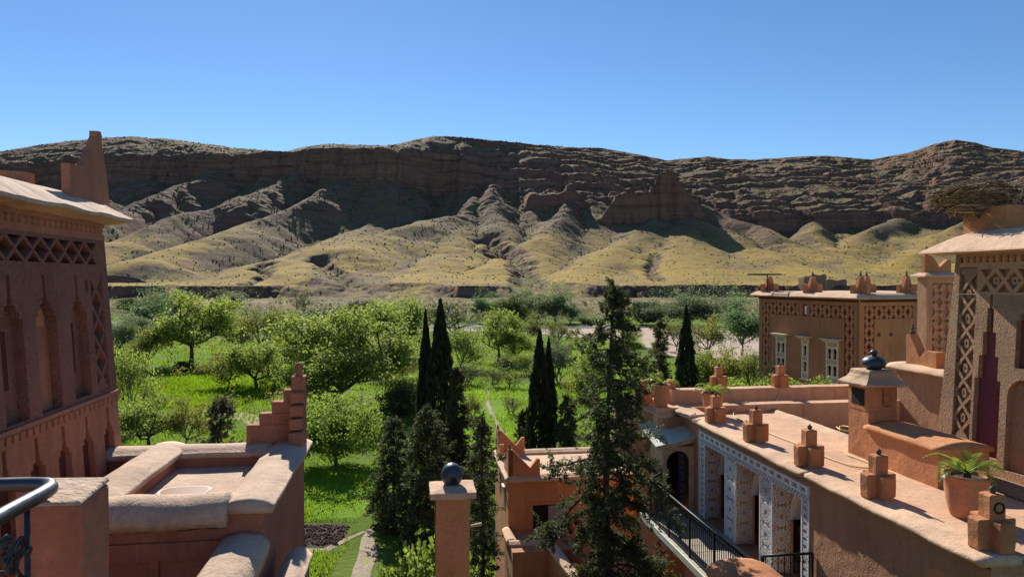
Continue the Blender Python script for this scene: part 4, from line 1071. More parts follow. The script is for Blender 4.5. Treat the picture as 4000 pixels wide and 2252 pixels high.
M_CAPR = plaster('pale_coping', (0.61, 0.465, 0.37), 0.26, 0.6, 0.8, 0.3, (0.22, 0.15, 0.11))
M_ROOF = plaster('roof_screed', (0.58, 0.405, 0.31), 0.18, 0.5, 0.6, 0.15, (0.30, 0.19, 0.14))
M_WALLR = plaster('brown_plaster', (0.42, 0.25, 0.165), 0.2, 1.1, 0.8, 0.3)
M_ORANGE = plaster('orange_plaster', (0.54, 0.27, 0.145), 0.2, 0.7, 0.9, 0.25, (0.25, 0.12, 0.07))
M_FINIAL = plaster('finial_plaster', (0.50, 0.245, 0.13), 0.22, 0.9, 1.2, 0.35)
M_COURT = plaster('grey_screed', (0.36, 0.33, 0.26), 0.2, 0.5, 0.7, 0.3, (0.15, 0.15, 0.10))
M_PURPLE = plaster('plum_plaster', (0.20, 0.062, 0.080), 0.2, 0.8, 0.8, 0.1)
M_KD0 = plaster('drip_stain', (0.09, 0.055, 0.04), 0.3, 0.8, 1.0, 0.3)
M_WHITE = simple('white_stucco', (0.80, 0.77, 0.73), 0.8, 0, 0.12, 6)
M_TGREY = simple('blue_grey_stucco', (0.26, 0.265, 0.30), 0.85, 0, 0.25, 14)
M_TBROWN = simple('ochre_stucco', (0.50, 0.30, 0.165), 0.85, 0, 0.2, 5)
M_WOOD = simple('pale_wood', (0.50, 0.36, 0.22), 0.7, 0, 0.25, 7, 0.3)
M_DOOR = simple('dark_wood', (0.11, 0.06, 0.04), 0.7, 0, 0.3, 7, 0.3)
M_TIN = simple('pale_green_tin', (0.46, 0.50, 0.42), 0.55, 0, 0.18, 2.2, 0.15)
M_IRON = simple('black_iron', (0.020, 0.020, 0.022), 0.5, 0.6, 0.3, 20)
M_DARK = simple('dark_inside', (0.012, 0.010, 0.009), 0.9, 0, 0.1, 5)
M_BALL = simple('dark_glazed_pot', (0.040, 0.052, 0.070), 0.4, 0, 0.35, 8, 0.2)
M_STONE = simple('finial_ball', (0.085, 0.075, 0.065), 0.8, 0, 0.3, 14, 0.4)
M_TERRA = plaster('terracotta_pot', (0.50, 0.25, 0.16), 0.16, 0.25, 0.7, 0.08, (0.4, 0.26, 0.2))
M_PSOIL = simple('pot_soil', (0.06, 0.045, 0.032), 0.95, 0, 0.3, 12, 0.5)
M_HOSE = simple('yellow_hose', (0.62, 0.44, 0.12), 0.5, 0, 0.1, 9)
M_PALM = foliage('palm_leaf', (0.12, 0.19, 0.035), (0.32, 0.42, 0.06), 0.45, 0.25, 0.35)
M_CREAM = simple('cream_woodwork', (0.60, 0.52, 0.38), 0.75, 0, 0.15, 6, 0.2)
# ------------------------------------------------------------------ house on the right with the tiled loggia
house = Thing('terrace_house', (8.4, 9.2, GROUND), 'long ochre house on the right with pale coping and flat roof terrace', 'house')
Z0 = GROUND
m = MB()
m.box(8.4, 24, 9.2, 22.4, Z0, -6.92)
m.box(9.4, 11.2, 9.2, 22.4, -6.92, -4.15)
m.box(11.2, 24, 9.2, 15.3, -6.92, -4.15)
m.box(11.2, 24, 15.3, 22.4, -6.92, -4.75)
m.box(8.4, 9.4, 9.2, 13.93, -6.92, -4.15)
m.box(8.4, 9.4, 19.84, 22.4, -6.92, -4.15)
m.box(8.4, 9.4, 13.93, 19.84, -4.38, -4.15)
wall = house.part(m, 'wall', M_WALLR)
m = MB(); m.box(8.86, 11.15, 9.25, 20.6, -4.149, -4.10, 0.5).wobble(0.012, 0.9)
house.part(m, 'roof_deck', M_ROOF, smooth=False)
m = MB(); m.box(11.15, 24, 9.25, 15.3, -4.149, -4.11, 0.5).wobble(0.01, 0.9); house.part(m, 'roof_deck', M_ROOF)
m = MB(); m.box(11.28, 23.9, 15.32, 20.6, -4.749, -4.70, 0.5).wobble(0.008, 1.0); house.part(m, 'sunken_court', M_COURT, label='greenish grey sunken floor behind the chimney')
# coping along the street side: flat, worn, tipping outwards
prof = [(-0.30, -0.10), (-0.33, -0.05), (-0.30, -0.005), (-0.12, 0.035), (0.10, 0.055), (0.30, 0.05), (0.37, 0.02), (0.37, -0.10)]
prof = [(-l, u) for l, u in prof]
m = MB(); m.sweep(prof, (8.52, 13.9, -4.10), (8.52, 9.18, -4.10), 0.14, wob=0.028, fq=1.6); house.part(m, 'coping', M_CAPR, smooth=True)
m = MB(); m.sweep(prof, (8.50, 19.9, -4.10), (8.50, 13.88, -4.10), 0.14, wob=0.03, fq=1.6); house.part(m, 'coping', M_CAPR, smooth=True)
m = MB(); m.sweep(prof, (8.44, 22.3, -4.02), (8.46, 19.88, -4.06), 0.14, wob=0.03, fq=1.6); house.part(m, 'coping', M_CAPR, smooth=True)
for ya, yb in ((13.86, 9.22), (19.86, 13.95)):
    m = MB(); m.box(8.385, 8.42, yb, ya, -4.245, -4.195, 0.07).wobble(0.022, 9); house.part(m, 'drip_edge', M_KD0)
# inner kerb of the court
m = MB(); m.sweep(coping_prof(-0.14, 0.14, 0.08, 0.3), (11.18, 20.6, -4.09), (11.18, 15.6, -4.09), 0.25, wob=0.02); house.part(m, 'court_kerb', M_CAPR, smooth=True)
# stepped ledges closing the terrace at the far side
m = MB(); m.box(9.35, 24, 20.62, 21.05, -4.7, -3.88, 0.4).wobble(0.02, 0.8); house.part(m, 'ledge', M_ROOF)
m = MB(); m.box(8.3, 24, 21.75, 22.2, -6, -3.55, 0.4).wobble(0.022, 0.8); house.part(m, 'ledge', M_ROOF)
m = MB(); m.box(6.6, 8.3, 22.25, 22.6, -6, -3.92, 0.4).wobble(0.022, 0.8); house.part(m, 'ledge', M_ROOF)
m = MB(); m.box(7.6, 24, 21.05, 21.76, -4.7, -3.99); house.part(m, 'ledge_floor', M_ROOF)
# bay wall with broken coping left of the terrace
m = MB(); m.hexa([(7.30, 22.2, Z0), (7.85, 20.9, Z0), (8.42, 20.9, Z0), (8.42, 22.2, Z0), (7.30, 22.2, -4.1), (7.85, 20.9, -4.25), (8.42, 20.9, -4.25), (8.42, 22.2, -4.1)]); house.part(m, 'bay_wall', M_WALLR)
m = MB(); m.sweep(coping_prof(-0.12, 0.42, 0.09, 0.07), (7.82, 20.85, -4.2), (7.22, 22.5, -4.05), 0.2, wob=0.03); house.part(m, 'bay_coping', M_CAPR, smooth=True)
# stepped finials on the coping
fin = MB()
fin.box(-0.115, 0.115, -0.30, 0.30, 0, 0.44, 0.11); f2 = MB(); f2.box(-0.30, 0.30, -0.113, 0.113, 0, 0.443, 0.11); f3 = MB(); f3.box(-0.125, 0.125, -0.125, 0.125, 0.30, 0.79, 0.11)
fin.add(f2.v, f2.f); fin.add(f3.v, f3.f); fin.wobble(0.012, 4.0)
fin_me = mesh_of(fin, 'finial', M_FINIAL)
bl = MB(); bl.lathe([(0.005, -0.05), (0.035, -0.04), (0.052, 0.0), (0.04, 0.035), (0.015, 0.05), (0.006, 0.075)], 12); ball_me = mesh_of(bl, 'finial_ball', M_STONE, True)
for i, (x, y, z_, s_, rz) in enumerate([(8.60, 19.1, -4.06, 0.95, 0), (8.60, 16.72, -4.06, 1.0, 0.03), (8.62, 14.35, -4.06, 1.0, -0.04), (8.66, 12.1, -4.06, 1.0, 0.02), (8.72, 9.55, -4.06, 1.05, -0.02),
                                      (8.42, 22.1, -4.0, 0.95, 0.05), (7.45, 22.0, -4.0, 0.95, 0), (10.0, 21.98, -3.57, 0.9, 0), (12.15, 21.98, -3.57, 0.9, 0.04)]):
    f = house.piece(fin_me, 'finial', (x, y, z_), (0, 0, rz), scale=(s_, s_, s_), bevel=0.02)
    link_mesh('finial_ball', ball_me, None, f, (0.01, 0, 0.835))
ring = MB(); ring.tube([(0.06 * math.cos(a), 0, 0.06 * math.sin(a)) for a in np.linspace(0, 6.28, 15)], 0.012, 5, False)
house.part(MB().add([(8.72 + p[0] * 1.3 - 0.0, 9.55 - 0.14 + p[1], -3.42 + p[2] * 1.3) for p in ring.v], ring.f), 'iron_ring', M_IRON, smooth=True)
# arched niche in the near wall
m = MB(); m.plate([arch(9.85, 10.6, -6.9, -4.66)], 0.0, 0.004, faceW(8.4)); house.part(m, 'arched_niche', M_ORANGE)
# small carved window under the balcony
m = MB(); m.plate([rect(15.9, 16.6, -9.2, -7.75), keyhole(16.03, 16.22, -8.7, -8.1), keyhole(16.28, 16.47, -8.7, -8.1)], 0, 0.06, faceW(8.4)); wnd = house.part(m, 'window', M_CREAM)
m = MB(); m.box(8.15, 8.4, 15.75, 16.75, -7.72, -7.62); house.part(m, 'window_hood', M_CREAM, wnd)
m = MB(); m.box(8.385, 8.398, 15.95, 16.55, -9.1, -7.8); house.part(m, 'pane', M_DARK, wnd)

# ---- the tiled loggia screen
OPEN = [(18.02, 19.35), (16.11, 17.36), (14.25, 15.48)]
outl = [(13.935, -6.9), (13.935, -4.385), (19.835, -4.385), (19.835, -6.9)]
for a, b in OPEN: outl += [(b, -6.9), (b, -4.73), (a, -4.73), (a, -6.9)]
scr = Thing('loggia_screen', (8.4, 16.9, -6.9), 'white and ochre lattice stucco screen with three arched doorways on the balcony', 'screen')
m = MB(); m.plate([outl], 0, 0.43, faceW(8.83)); base = scr.part(m, 'screen_wall', M_TBROWN)
for i, (a, b) in enumerate(OPEN):
    c = (a + b) / 2
    m = MB(); m.plate([rect(a - 0.05, b + 0.05, -6.9, -4.7), arch(a + 0.03, b - 0.03, -6.88, -4.82, 20, 0.12)], 0, 0.05, faceW(8.89)); ap = scr.part(m, 'arch_panel', M_TBROWN)
    sf = MB(); A = arch(a + 0.06, b - 0.06, -5.62, -4.85, 22, 0.12); A2 = arch(a + 0.025, b - 0.025, -5.62, -4.815, 22, 0.12)
    sf.plate([A2, A], -0.26, 0.062, faceW(8.89), back=True); scr.part(sf, 'arch_soffit', M_WHITE, ap)
    dr = MB(); dr.box(9.22, 9.26, a, b, -6.9, -4.73); scr.part(dr, 'door', M_DOOR)
    # ochre reveal with white rosettes
    n = 4; hh = (6.88 - 4.75) / n
    if i == 0:
        ros_r = mesh_of(ribbons(rosette_segs(0.42, hh), 0.018, lambda u, v, w: (u, -w, v), 0.012), 'rosette', M_WHITE)
        ros_c = mesh_of(ribbons(rosette_segs(0.54, hh), 0.025, lambda u, v, w: (-w, u, v), 0.012), 'rosette', M_WHITE)
        ros_s = mesh_of(ribbons(rosette_segs(0.24, hh * 0.6), 0.022, lambda u, v, w: (-w, u, v), 0.012), 'rosette', M_WHITE)
    for k in range(n):
        scr.piece(ros_r, 'rosette', (8.612, b, -6.88 + hh * (k + 0.5)))
piers = [(17.40, 18.0), (15.52, 16.08), (19.37, 19.62), (13.97, 14.23)]
for a, b in piers:
    m = MB(); m.plate([rect(a, b, -6.88, -4.75)], 0, 0.006, faceW(8.4)); pn = scr.part(m, 'pier_panel', M_TGREY)
    w = b - a; n = 4; hh2 = (6.88 - 4.75) / n
    if w > 0.4:
        for k in range(n): scr.piece(ros_c, 'rosette', (8.394, (a + b) / 2, -6.88 + hh2 * (k + 0.5)), scale=(1, w / 0.54, hh2 / hh))
    else:
        sg2 = []; q = 13; dz = 2.13 / q; c2 = (a + b) / 2
        for k in range(q):
            z_ = -6.88 + dz * k
            sg2 += [((a, z_), (b, z_ + dz)), ((b, z_), (a, z_ + dz)), ((c2, z_ + dz * 0.25), (c2 + w * 0.25, z_ + dz * 0.5)), ((c2 + w * 0.25, z_ + dz * 0.5), (c2, z_ + dz * 0.75)), ((c2, z_ + dz * 0.75), (c2 - w * 0.25, z_ + dz * 0.5)), ((c2 - w * 0.25, z_ + dz * 0.5), (c2, z_ + dz * 0.25))]
        scr.part(ribbons(sg2, 0.016, faceW(8.394), 0.01), 'star_lattice', M_WHITE)
    for u in (a, b):
        m = MB(); m.plate([rect(u - 0.022, u + 0.022, -6.88, -4.72)], 0, 0.022, faceW(8.4)); scr.part(m, 'edge_strip', M_WHITE)
# cornice: slotted band, beads and triangles
sl = []; n = 17; y0, y1 = 13.99, 19.60; dy = (y1 - y0) / n
for i in range(n): sl.append(rect(y0 + i * dy + 0.05, y0 + (i + 1) * dy - 0.05, -4.555, -4.455))
m = MB(); m.plate([rect(13.95, 19.64, -4.60, -4.41)] + sl, 0, 0.05, faceW(8.4)); scr.part(m, 'slotted_cornice', M_WHITE)
m = MB(); m.plate([rect(13.95, 19.66, -4.74, -4.60)], 0, 0.010, faceW(8.4)); scr.part(m, 'frieze_band', M_TGREY)
sg = []
k = 44; dd = (19.64 - 13.97) / k
for i in range(k):
    a = 13.97 + i * dd; sg += [((a, -4.725), (a + dd / 2, -4.625)), ((a + dd / 2, -4.625), (a + dd, -4.725))]
sg += [((13.96, -4.735), (19.65, -4.735)), ((13.96, -4.61), (19.65, -4.61))]
scr.part(ribbons(sg, 0.016, faceW(8.39), 0.012), 'triangle_frieze', M_WHITE)
sg = []
for i in range(30):
    a = -6.85 + i * 0.082
    sg += [((19.68, a), (19.76, a + 0.041)), ((19.76, a + 0.041), (19.68, a + 0.082))]
    sg += [((13.945, a), (13.99, a + 0.041)), ((13.99, a + 0.041), (13.945, a + 0.082))]
sg += [((19.66, -6.88), (19.66, -4.4)), ((19.79, -6.88), (19.79, -4.4))]
sgA = [q for q in sg if q[0][0] > 17]; sgB = [q for q in sg if q[0][0] <= 17]
for q in (sgA, sgB): scr.part(ribbons(q, 0.018, faceW(8.4), 0.012), 'border_strip', M_WHITE)

# ---- balcony
bal = Thing('balcony', (6.8, 17, -6.92), 'long balcony deck on brackets in front of the lattice screen', 'balcony')
for i in range(14):
    a = 13.8 + i * 0.457; m = MB(); m.box(6.80, 8.395, a + 0.006, a + 0.449, -7.0, -6.9 + 0.004 * (i % 3)); bal.part(m, 'plank', simple('deck_%d' % (i % 3), (0.40, 0.34, 0.27), 0.8, 0, 0.2, 5) if i < 3 else bpy.data.materials['deck_%d' % (i % 3)])
m = MB(); m.box(6.74, 6.80, 13.8, 20.2, -7.06, -6.90); bal.part(m, 'edge_beam', M_TIN)
for i in range(6):
    y_ = 14.2 + i * 1.1; m = MB(); m.box(6.78, 8.4, y_, y_ + 0.12, -7.2, -7.0); bal.part(m, 'bracket', M_WOOD)
M_BAR = MB(); M_BAR.box(-0.008, 0.008, -0.008, 0.008, 0, 1.08)
M_BAR.lathe([(0.01, 0.86), (0.02, 0.89), (0.01, 0.92)], 6); M_BAR.tube([(0.0, 0.055 * math.cos(a) , 0.96 + 0.05 * math.sin(a)) for a in np.linspace(0, 6.28, 11)], 0.006, 4, False)
bar_me = mesh_of(M_BAR, 'baluster', M_IRON)
def railing(th, a, b, z0, h, nbar, nposts, bar=bar_me, topmat=M_IRON, tr=0.028):
    a = Vector(a); b = Vector(b); d = b - a; ang = math.atan2(d.y, d.x) - math.pi / 2
    m = MB(); m.tube([a + Vector((0, 0, z0 + h)), b + Vector((0, 0, z0 + h))], tr, 8); th.part(m, 'handrail', topmat, smooth=True)
    m = MB(); m.tube([a + Vector((0, 0, z0 + 0.08)), b + Vector((0, 0, z0 + 0.08))], 0.014, 6); th.part(m, 'bottom_rail', M_IRON)
    for i in range(nbar):
        p = a.lerp(b, (i + 0.5) / nbar); th.piece(bar, 'baluster', (p.x, p.y, z0 + 0.05), (0, 0, ang), scale=(1, 1, (h - 0.05) / 1.08))
    for i in range(nposts):
        p = a.lerp(b, i / max(1, nposts - 1)); m = MB(); m.box(p.x - 0.024, p.x + 0.024, p.y - 0.024, p.y + 0.024, z0 - 0.05, z0 + h + 0.01); th.part(m, 'post', M_IRON)
rl = Thing('balcony_railing', (6.87, 17, -6.9), 'black iron railing running along the outer edge of the balcony', 'railing')
railing(rl, (6.87, 13.85, 0), (6.87, 19.6, 0), -6.9, 1.13, 52, 5)
railing(rl, (6.87, 19.6, 0), (7.38, 20.15, 0), -6.9, 1.13, 7, 2)
rl2 = Thing('balcony_railing', (7.9, 13.8, -6.9), 'short black railing closing the near end of the balcony', 'railing')
railing(rl2, (7.25, 13.78, 0), (8.36, 13.78, 0), -6.9, 1.15, 8, 2)

# ---- rounded garden wall below the balcony end
gw = Thing('rounded_wall', (6.5, 12.9, GROUND), 'thick rounded plaster wall end at the near foot of the balcony', 'wall')
m = MB(); m.box(5.95, 7.2, 11.6, 13.55, GROUND, -5.8); gw.part(m, 'wall', M_WALLR)
m = MB(); m.sweep([(0.62, -0.16), (0.66, -0.06), (0.60, 0.04), (0.36, 0.14), (0.0, 0.18), (-0.36, 0.14), (-0.60, 0.04), (-0.66, -0.06), (-0.62, -0.16)], (6.57, 13.6, -5.84), (6.57, 11.6, -5.84), 0.12, wob=0.02); gw.part(m, 'coping', M_FINIAL, smooth=True)

# ---- wooden porch with tin roof
po = Thing('porch', (7.9, 21, -6.9), 'wooden porch with arched front and pale green tin roof beside the loggia', 'porch')
def porch():
    m = MB(); m.plate([rect(7.42, 8.39, -6.9, -4.98), arch(7.56, 8.27, -6.88, -5.12, 16)], 0, 0.06, faceS(20.24)); fr = po.part(m, 'arched_front', M_WOOD)
    for i in range(8):
        u = 7.42 + i * 0.122; m = MB(); m.box(u + 0.006, u + 0.116, 20.165, 20.178, -5.115, -4.99); po.part(m, 'board', M_WOOD, fr)
    for x in (7.40, 8.33):
        m = MB(); m.box(x, x + 0.07, 20.14, 20.23, -6.9, -4.98); po.part(m, 'post', M_WOOD)
    m = MB(); m.box(7.42, 7.47, 20.25, 21.2, -6.9, -5.02); po.part(m, 'side_wall', M_WOOD)
    for u0, u1 in ((7.16, 7.78), (7.785, 8.40)):
        za = lambda x: -4.95 + (x - 7.16) * 0.19
        m = MB(); m.hexa([(u0, 20.0, za(u0)), (u1, 20.0, za(u1)), (u1, 21.75, za(u1) + 0.34), (u0, 21.75, za(u0) + 0.38),
                          (u0, 20.0, za(u0) + 0.03), (u1, 20.0, za(u1) + 0.03), (u1, 21.75, za(u1) + 0.37), (u0, 21.75, za(u0) + 0.41)])
        po.part(m, 'roof_sheet', M_TIN)
    m = MB(); m.hexa([(7.2, 20.03, -5.06), (8.38, 20.03, -4.84), (8.38, 20.09, -4.84), (7.2, 20.09, -5.06), (7.2, 20.03, -4.955), (8.38, 20.03, -4.735), (8.38, 20.09, -4.735), (7.2, 20.09, -4.955)]); po.part(m, 'fascia', M_WOOD)
    m = MB(); m.box(7.5, 8.35, 20.9, 20.95, -6.9, -5.0); po.part(m, 'inner_wall', M_DARK)
    dk = simple('door_lattice_ground', (0.03, 0.03, 0.035), 0.7); m = MB(); m.box(7.98, 8.02, 20.3, 20.9, -6.9, -5.1); 
    m.box(7.99, 8.34, 20.62, 20.66, -6.9, -5.1); dr = po.part(m, 'door', dk)
    me_ = mesh_of(ribbons(rosette_segs(0.33, 0.36), 0.014, lambda u, v, w: (u, -w, v), 0.010), 'door_rosette', simple('door_grey', (0.17, 0.18, 0.20), 0.6))
    for k in range(5): po.piece(me_, 'door_rosette', (8.165, 20.618, -6.72 + 0.36 * k), parent=None)
porch()

# ---- bench-like wall block and chimney on the roof
bn = Thing('roof_block', (11, 13.6, -4.13), 'long plastered block with rounded top on the roof below the chimney', 'wall')
m = MB(); m.box(10.22, 11.35, 12.5, 14.7, -4.13, -3.36, 0.2).wobble(0.012, 1.5); bn.part(m, 'block', M_ORANGE)
P = []
for i in range(9):
    t = i / 8; P.append((-0.62 + 1.24 * t, 0.10 * math.sin(math.pi * t) + 0.02))
P = [(-0.62, -0.06)] + P + [(0.62, -0.06)]
m = MB(); m.sweep(P, (10.785, 12.45, -3.33), (10.785, 14.72, -3.33), 0.15, wob=0.015); bn.part(m, 'rounded_top', M_ORANGE, smooth=True)
m = MB()
gr = [rect(10.86 + 0.06 * i, 10.905 + 0.06 * i, -4.0 + 0.075 * j, -3.95 + 0.075 * j) for i in range(5) for j in range(3)]
m.plate([rect(10.84, 11.18, -4.03, -3.77)] + gr, 0, 0.012, faceS(12.49)); bn.part(m, 'vent_grille', M_COURT)
ch = Thing('chimney', (10.65, 15.1, -4.13), 'square plastered chimney with flared cap standing on the roof terrace', 'chimney')
m = MB()
m.box(10.28, 11.0, 14.72, 15.45, -4.13, -3.0, 0.2); m.wobble(0.012, 1.5); ch.part(m, 'shaft', M_ORANGE)
m = MB(); m.box(10.285, 10.42, 14.725, 15.445, -3.0, -2.42); m.box(10.86, 10.995, 14.725, 15.445, -3.0, -2.42); m.box(10.42, 10.86, 14.725, 14.86, -3.0, -2.42); m.box(10.42, 10.86, 15.31, 15.445, -3.0, -2.42)
m2 = MB(); m2.plate([rect(14.725, 15.445, -3.0, -2.42), rect(14.84, 15.33, -2.90, -2.50)], 0, 0.012, faceW(10.285)); m.add(m2.v, m2.f)
ch.part(m, 'head', M_ORANGE)
m = MB(); m.box(10.268, 10.274, 14.86, 15.31, -2.89, -2.52); ch.part(m, 'flue_opening', M_DARK)
m = MB(); m.box(10.66, 10.84, 14.70, 14.718, -2.86, -2.60); ch.part(m, 'loose_panel', M_FINIAL)
m = MB(); m.tube([(10.63, 14.70, -2.50), (10.62, 14.695, -2.86), (10.72, 14.69, -2.89), (10.80, 14.70, -2.86)], 0.007, 5); ch.part(m, 'wire', M_IRON)
m = MB(); rings = [(0.53, -2.44), (0.54, -2.39), (0.41, -2.28), (0.36, -2.20), (0.35, -2.12), (0.30, -2.09)]
V = []; n = 20
for hw, z_ in rings:
    for k in range(n):
        t = k / n * 4; s_ = int(t); f_ = t - s_; cs = [(-1, -1), (1, -1), (1, 1), (-1, 1), (-1, -1)]
        V.append((10.64 + hw * (cs[s_][0] + (cs[s_ + 1][0] - cs[s_][0]) * f_), 15.085 + hw * (cs[s_][1] + (cs[s_ + 1][1] - cs[s_][1]) * f_), z_))
m.add(V, [(i * n + k, i * n + (k + 1) % n, (i + 1) * n + (k + 1) % n, (i + 1) * n + k) for i in range(len(rings) - 1) for k in range(n)] + [tuple(reversed(range(n))), tuple((len(rings) - 1) * n + k for k in range(n))]).wobble(0.025, 2.2)
ch.part(m, 'flared_cap', M_CAPR)
cp = Thing('ceramic_ball', (10.68, 15.1, -2.09), 'dark ball-shaped pot with a knob on the roof chimney cap', 'pot')
m = MB(); m.lathe([(0.02, 0.0), (0.14, 0.01), (0.23, 0.07), (0.27, 0.15), (0.25, 0.23), (0.16, 0.30), (0.06, 0.325), (0.05, 0.34)], 28, (10.68, 15.1, -2.10)); b_ = cp.part(m, 'body', M_BALL, smooth=True)
m = MB(); m.lathe([(0.03, 0), (0.075, 0.03), (0.088, 0.07), (0.06, 0.115), (0.01, 0.13)], 16, (10.68, 15.1, -1.77)); cp.part(m, 'knob', M_BALL, smooth=True)

# ---- potted palms
def potted_palm(bx, by, bz, h, r_, seed, label, nf=7, fl=0.75, dry=0.0, lean=0.0):
    t = Thing('potted_palm', (bx, by, bz), label, 'potted plant', 'potted palms on the roof terrace')
    m = MB(); m.lathe([(r_ * 0.66, 0), (r_ * 0.70, 0.02), (r_ * 0.86, h * 0.30), (r_ * 0.95, h * 0.62), (r_ * 0.96, h * 0.88), (r_ * 1.05, h * 0.91), (r_ * 1.08, h * 0.95), (r_ * 1.05, h), (r_ * 0.95, h), (r_ * 0.90, h * 0.95), (r_ * 0.88, h * 0.88)], 36, (bx, by, bz))
    t.part(m, 'pot', M_TERRA, smooth=True)
    m = MB(); m.lathe([(0.01, h * 0.90), (r_ * 0.89, h * 0.89)], 24, (bx, by, bz)); t.part(m, 'soil', M_PSOIL)
    rd = random.Random(seed)
    m = MB(); m.lathe([(0.07, 0), (0.06, 0.1), (0.03, 0.16)], 8, (bx, by, bz + h * 0.88)); t.part(m, 'stem', M_BARK)
    for i in range(nf):
        a = 2 * math.pi * i / nf + rd.uniform(-0.3, 0.3); up = rd.uniform(0.9, 1.6) if i % 2 else rd.uniform(0.5, 0.9); L = fl * rd.uniform(0.75, 1.1)
        p = Vector((bx, by, bz + h * 0.98)); d = Vector((math.cos(a), math.sin(a), up)).normalized(); pts = [p.copy()]
        for k in range(8):
            p = p + d * (L / 8); pts.append(p.copy()); d = (d + Vector((0, 0, -0.17 - 0.03 * k))).normalized()
        m = MB(); m.tube(pts, [0.010 - 0.001 * k for k in range(9)], 4, False)
        for k in range(2, 26):
            tt = k / 25 * 7.99; j = int(tt); q = pts[j].lerp(pts[j + 1], tt - j); dd = (pts[j + 1] - pts[j]).normalized(); sd = dd.cross(Vector((0, 0, 1))).normalized()
            ll = 0.26 * fl * math.sin(math.pi * min(1, k / 25 * 0.8 + 0.2)) + 0.04
            for s_ in (-1, 1):
                e_ = (dd * 0.75 + sd * s_ * 0.8 + Vector((0, 0, 0.25 - 0.25 * rd.random()))).normalized() * ll; w = dd * 0.011
                m.add([q - w, q + w, q + e_ * 0.6 + w * 0.7 + Vector((0, 0, 0.01)), q + e_, q + e_ * 0.6 - w * 0.7], [(0, 1, 2, 3, 4)])
        t.part(m, 'frond', M_PALM, recalc=False)
    return t
potted_palm(7.80, 21.3, -3.99, 0.70, 0.27, 3, 'small palm in a terracotta pot, farthest left on the terrace', 5, 0.75)
potted_palm(9.06, 20.3, -4.10, 0.68, 0.31, 4, 'palm in a terracotta pot behind the first finial of the near coping', 8, 0.70)
potted_palm(9.55, 11.0, -4.10, 0.74, 0.36, 5, 'largest terracotta pot with a palm, beside the end of the rounded block', 8, 0.80)
# ---- garden hose
hs = Thing('garden_hose', (9.5, 17, -4.09), 'yellow garden hose trailing along the roof beside the finials', 'hose')
pts = [(12.0, 21.72, -3.54), (11.98, 21.68, -3.75), (11.7, 21.5, -3.96), (11.0, 21.2, -3.95), (10.4, 20.95, -3.85), (9.98, 20.6, -4.0), (9.72, 20.3, -4.07), (9.49, 19.61, -4.07), (9.45, 18.59, -4.07), (9.43, 17.7, -4.07), (9.44, 16.94, -4.07), (9.48, 16.34, -4.07), (9.44, 15.2, -4.07), (9.49, 14.5, -4.07), (9.59, 14.12, -4.07), (9.84, 14.02, -4.07), (10.08, 14.22, -4.07), (10.08, 14.7, -4.07), (10.06, 15.1, -4.07), (10.2, 15.5, -4.07)]
def smooth_path(P, k=6):
    P = [Vector(p) for p in P]; o = []
    for i in range(len(P) - 1):
        a, b, c, d = P[max(i - 1, 0)], P[i], P[i + 1], P[min(i + 2, len(P) - 1)]
        for j in range(k):
            t = j / k; o.append(0.5 * ((2 * b) + (c - a) * t + (2 * a - 5 * b + 4 * c - d) * t * t + (3 * b - a - 3 * c + d) * t ** 3))
    return o + [P[-1]]
m = MB(); m.tube(smooth_path(pts), 0.016, 6); hs.part(m, 'hose', M_HOSE, smooth=True)
m = MB(); m.tube(smooth_path([(11.2, 17.2, -3.98), (11.6, 17.8, -4.0), (11.66, 17.5, -3.96), (11.4, 17.1, -3.97), (11.24, 17.25, -3.96), (11.3, 17.5, -3.95)]), 0.016, 6); hs.part(m, 'hose_loop', M_HOSE, smooth=True)
# ---- hedge behind the far ledge
hd = empty('low_hedge', (8.7, 24.3, GROUND), 0.15, 'low green hedge growing beyond the far ledge of the terrace', 'hedge')
r_ = np.random.default_rng(77); n = 5200; P = np.stack([r_.uniform(-1.2, 2.3, n), r_.uniform(-0.5, 0.5, n), r_.random(n) ** 0.5 * 0.55 + 9.85 + 0.15 * np.sin(np.arange(n))], -1)
P[:, 2] += 0.18 * np.sin(P[:, 0] * 3.1) 
lm = leaf_mesh('foliage', P, 0.085, r_); lm.materials.append(ML_ROUND); link_mesh('foliage', lm, None, hd)
m = MB(); 
for i in range(30): m.tube([(r_.uniform(-1.1, 2.2), r_.uniform(-0.4, 0.4), 9.0), (r_.uniform(-1.1, 2.2), r_.uniform(-0.4, 0.4), 10.3)], 0.008, 3, False)
m.box(-1.25, 2.35, -0.55, 0.55, 0, 9.9); m.build('planter_wall', M_WALLR, hd, recalc=False)
# ------------------------------------------------------------------ rough plaster used on the towers
def rough_mat(name, col):
    t = NT(name); p = t.pos()
    v = t.node('ShaderNodeTexVoronoi', {'Vector': p, 'Scale': 24.0, 'Randomness': 1.0}); v.feature = 'F1'
    v2 = t.noise(t.scalevec(p, (1, 1, 0.55)), 30, 4, 0.7, 1.5)
    c = t.ramp(t.noise(p, 0.9, 5, 0.6), [(0.3, sc(col, 0.75)), (0.5, col), (0.7, sc(col, 1.15))])
    c = t.mix(0.6, c, t.ramp(v2, [(0.3, 0.28), (0.5, 0.5), (0.7, 0.68)]), 'OVERLAY')
    t.set(t.b, 'Base Color', c); t.b.inputs['Roughness'].default_value = 0.95; t.b.inputs['Specular IOR Level'].default_value = 0.15
    n1 = t.bump(v2, 1.0, 0.05); n2 = t.bump(v.outputs['Distance'], 0.8, 0.03, n1)
    t.set(t.b, 'Normal', n2); return t.m
M_ROUGH = rough_mat('pebbled_plaster', (0.49, 0.305, 0.18))
M_TOWER = plaster('tower_plaster', (0.48, 0.31, 0.20), 0.15, 0.7, 0.9, 0.15)
M_LROUGH = rough_mat('red_rough_plaster', (0.36, 0.165, 0.12))
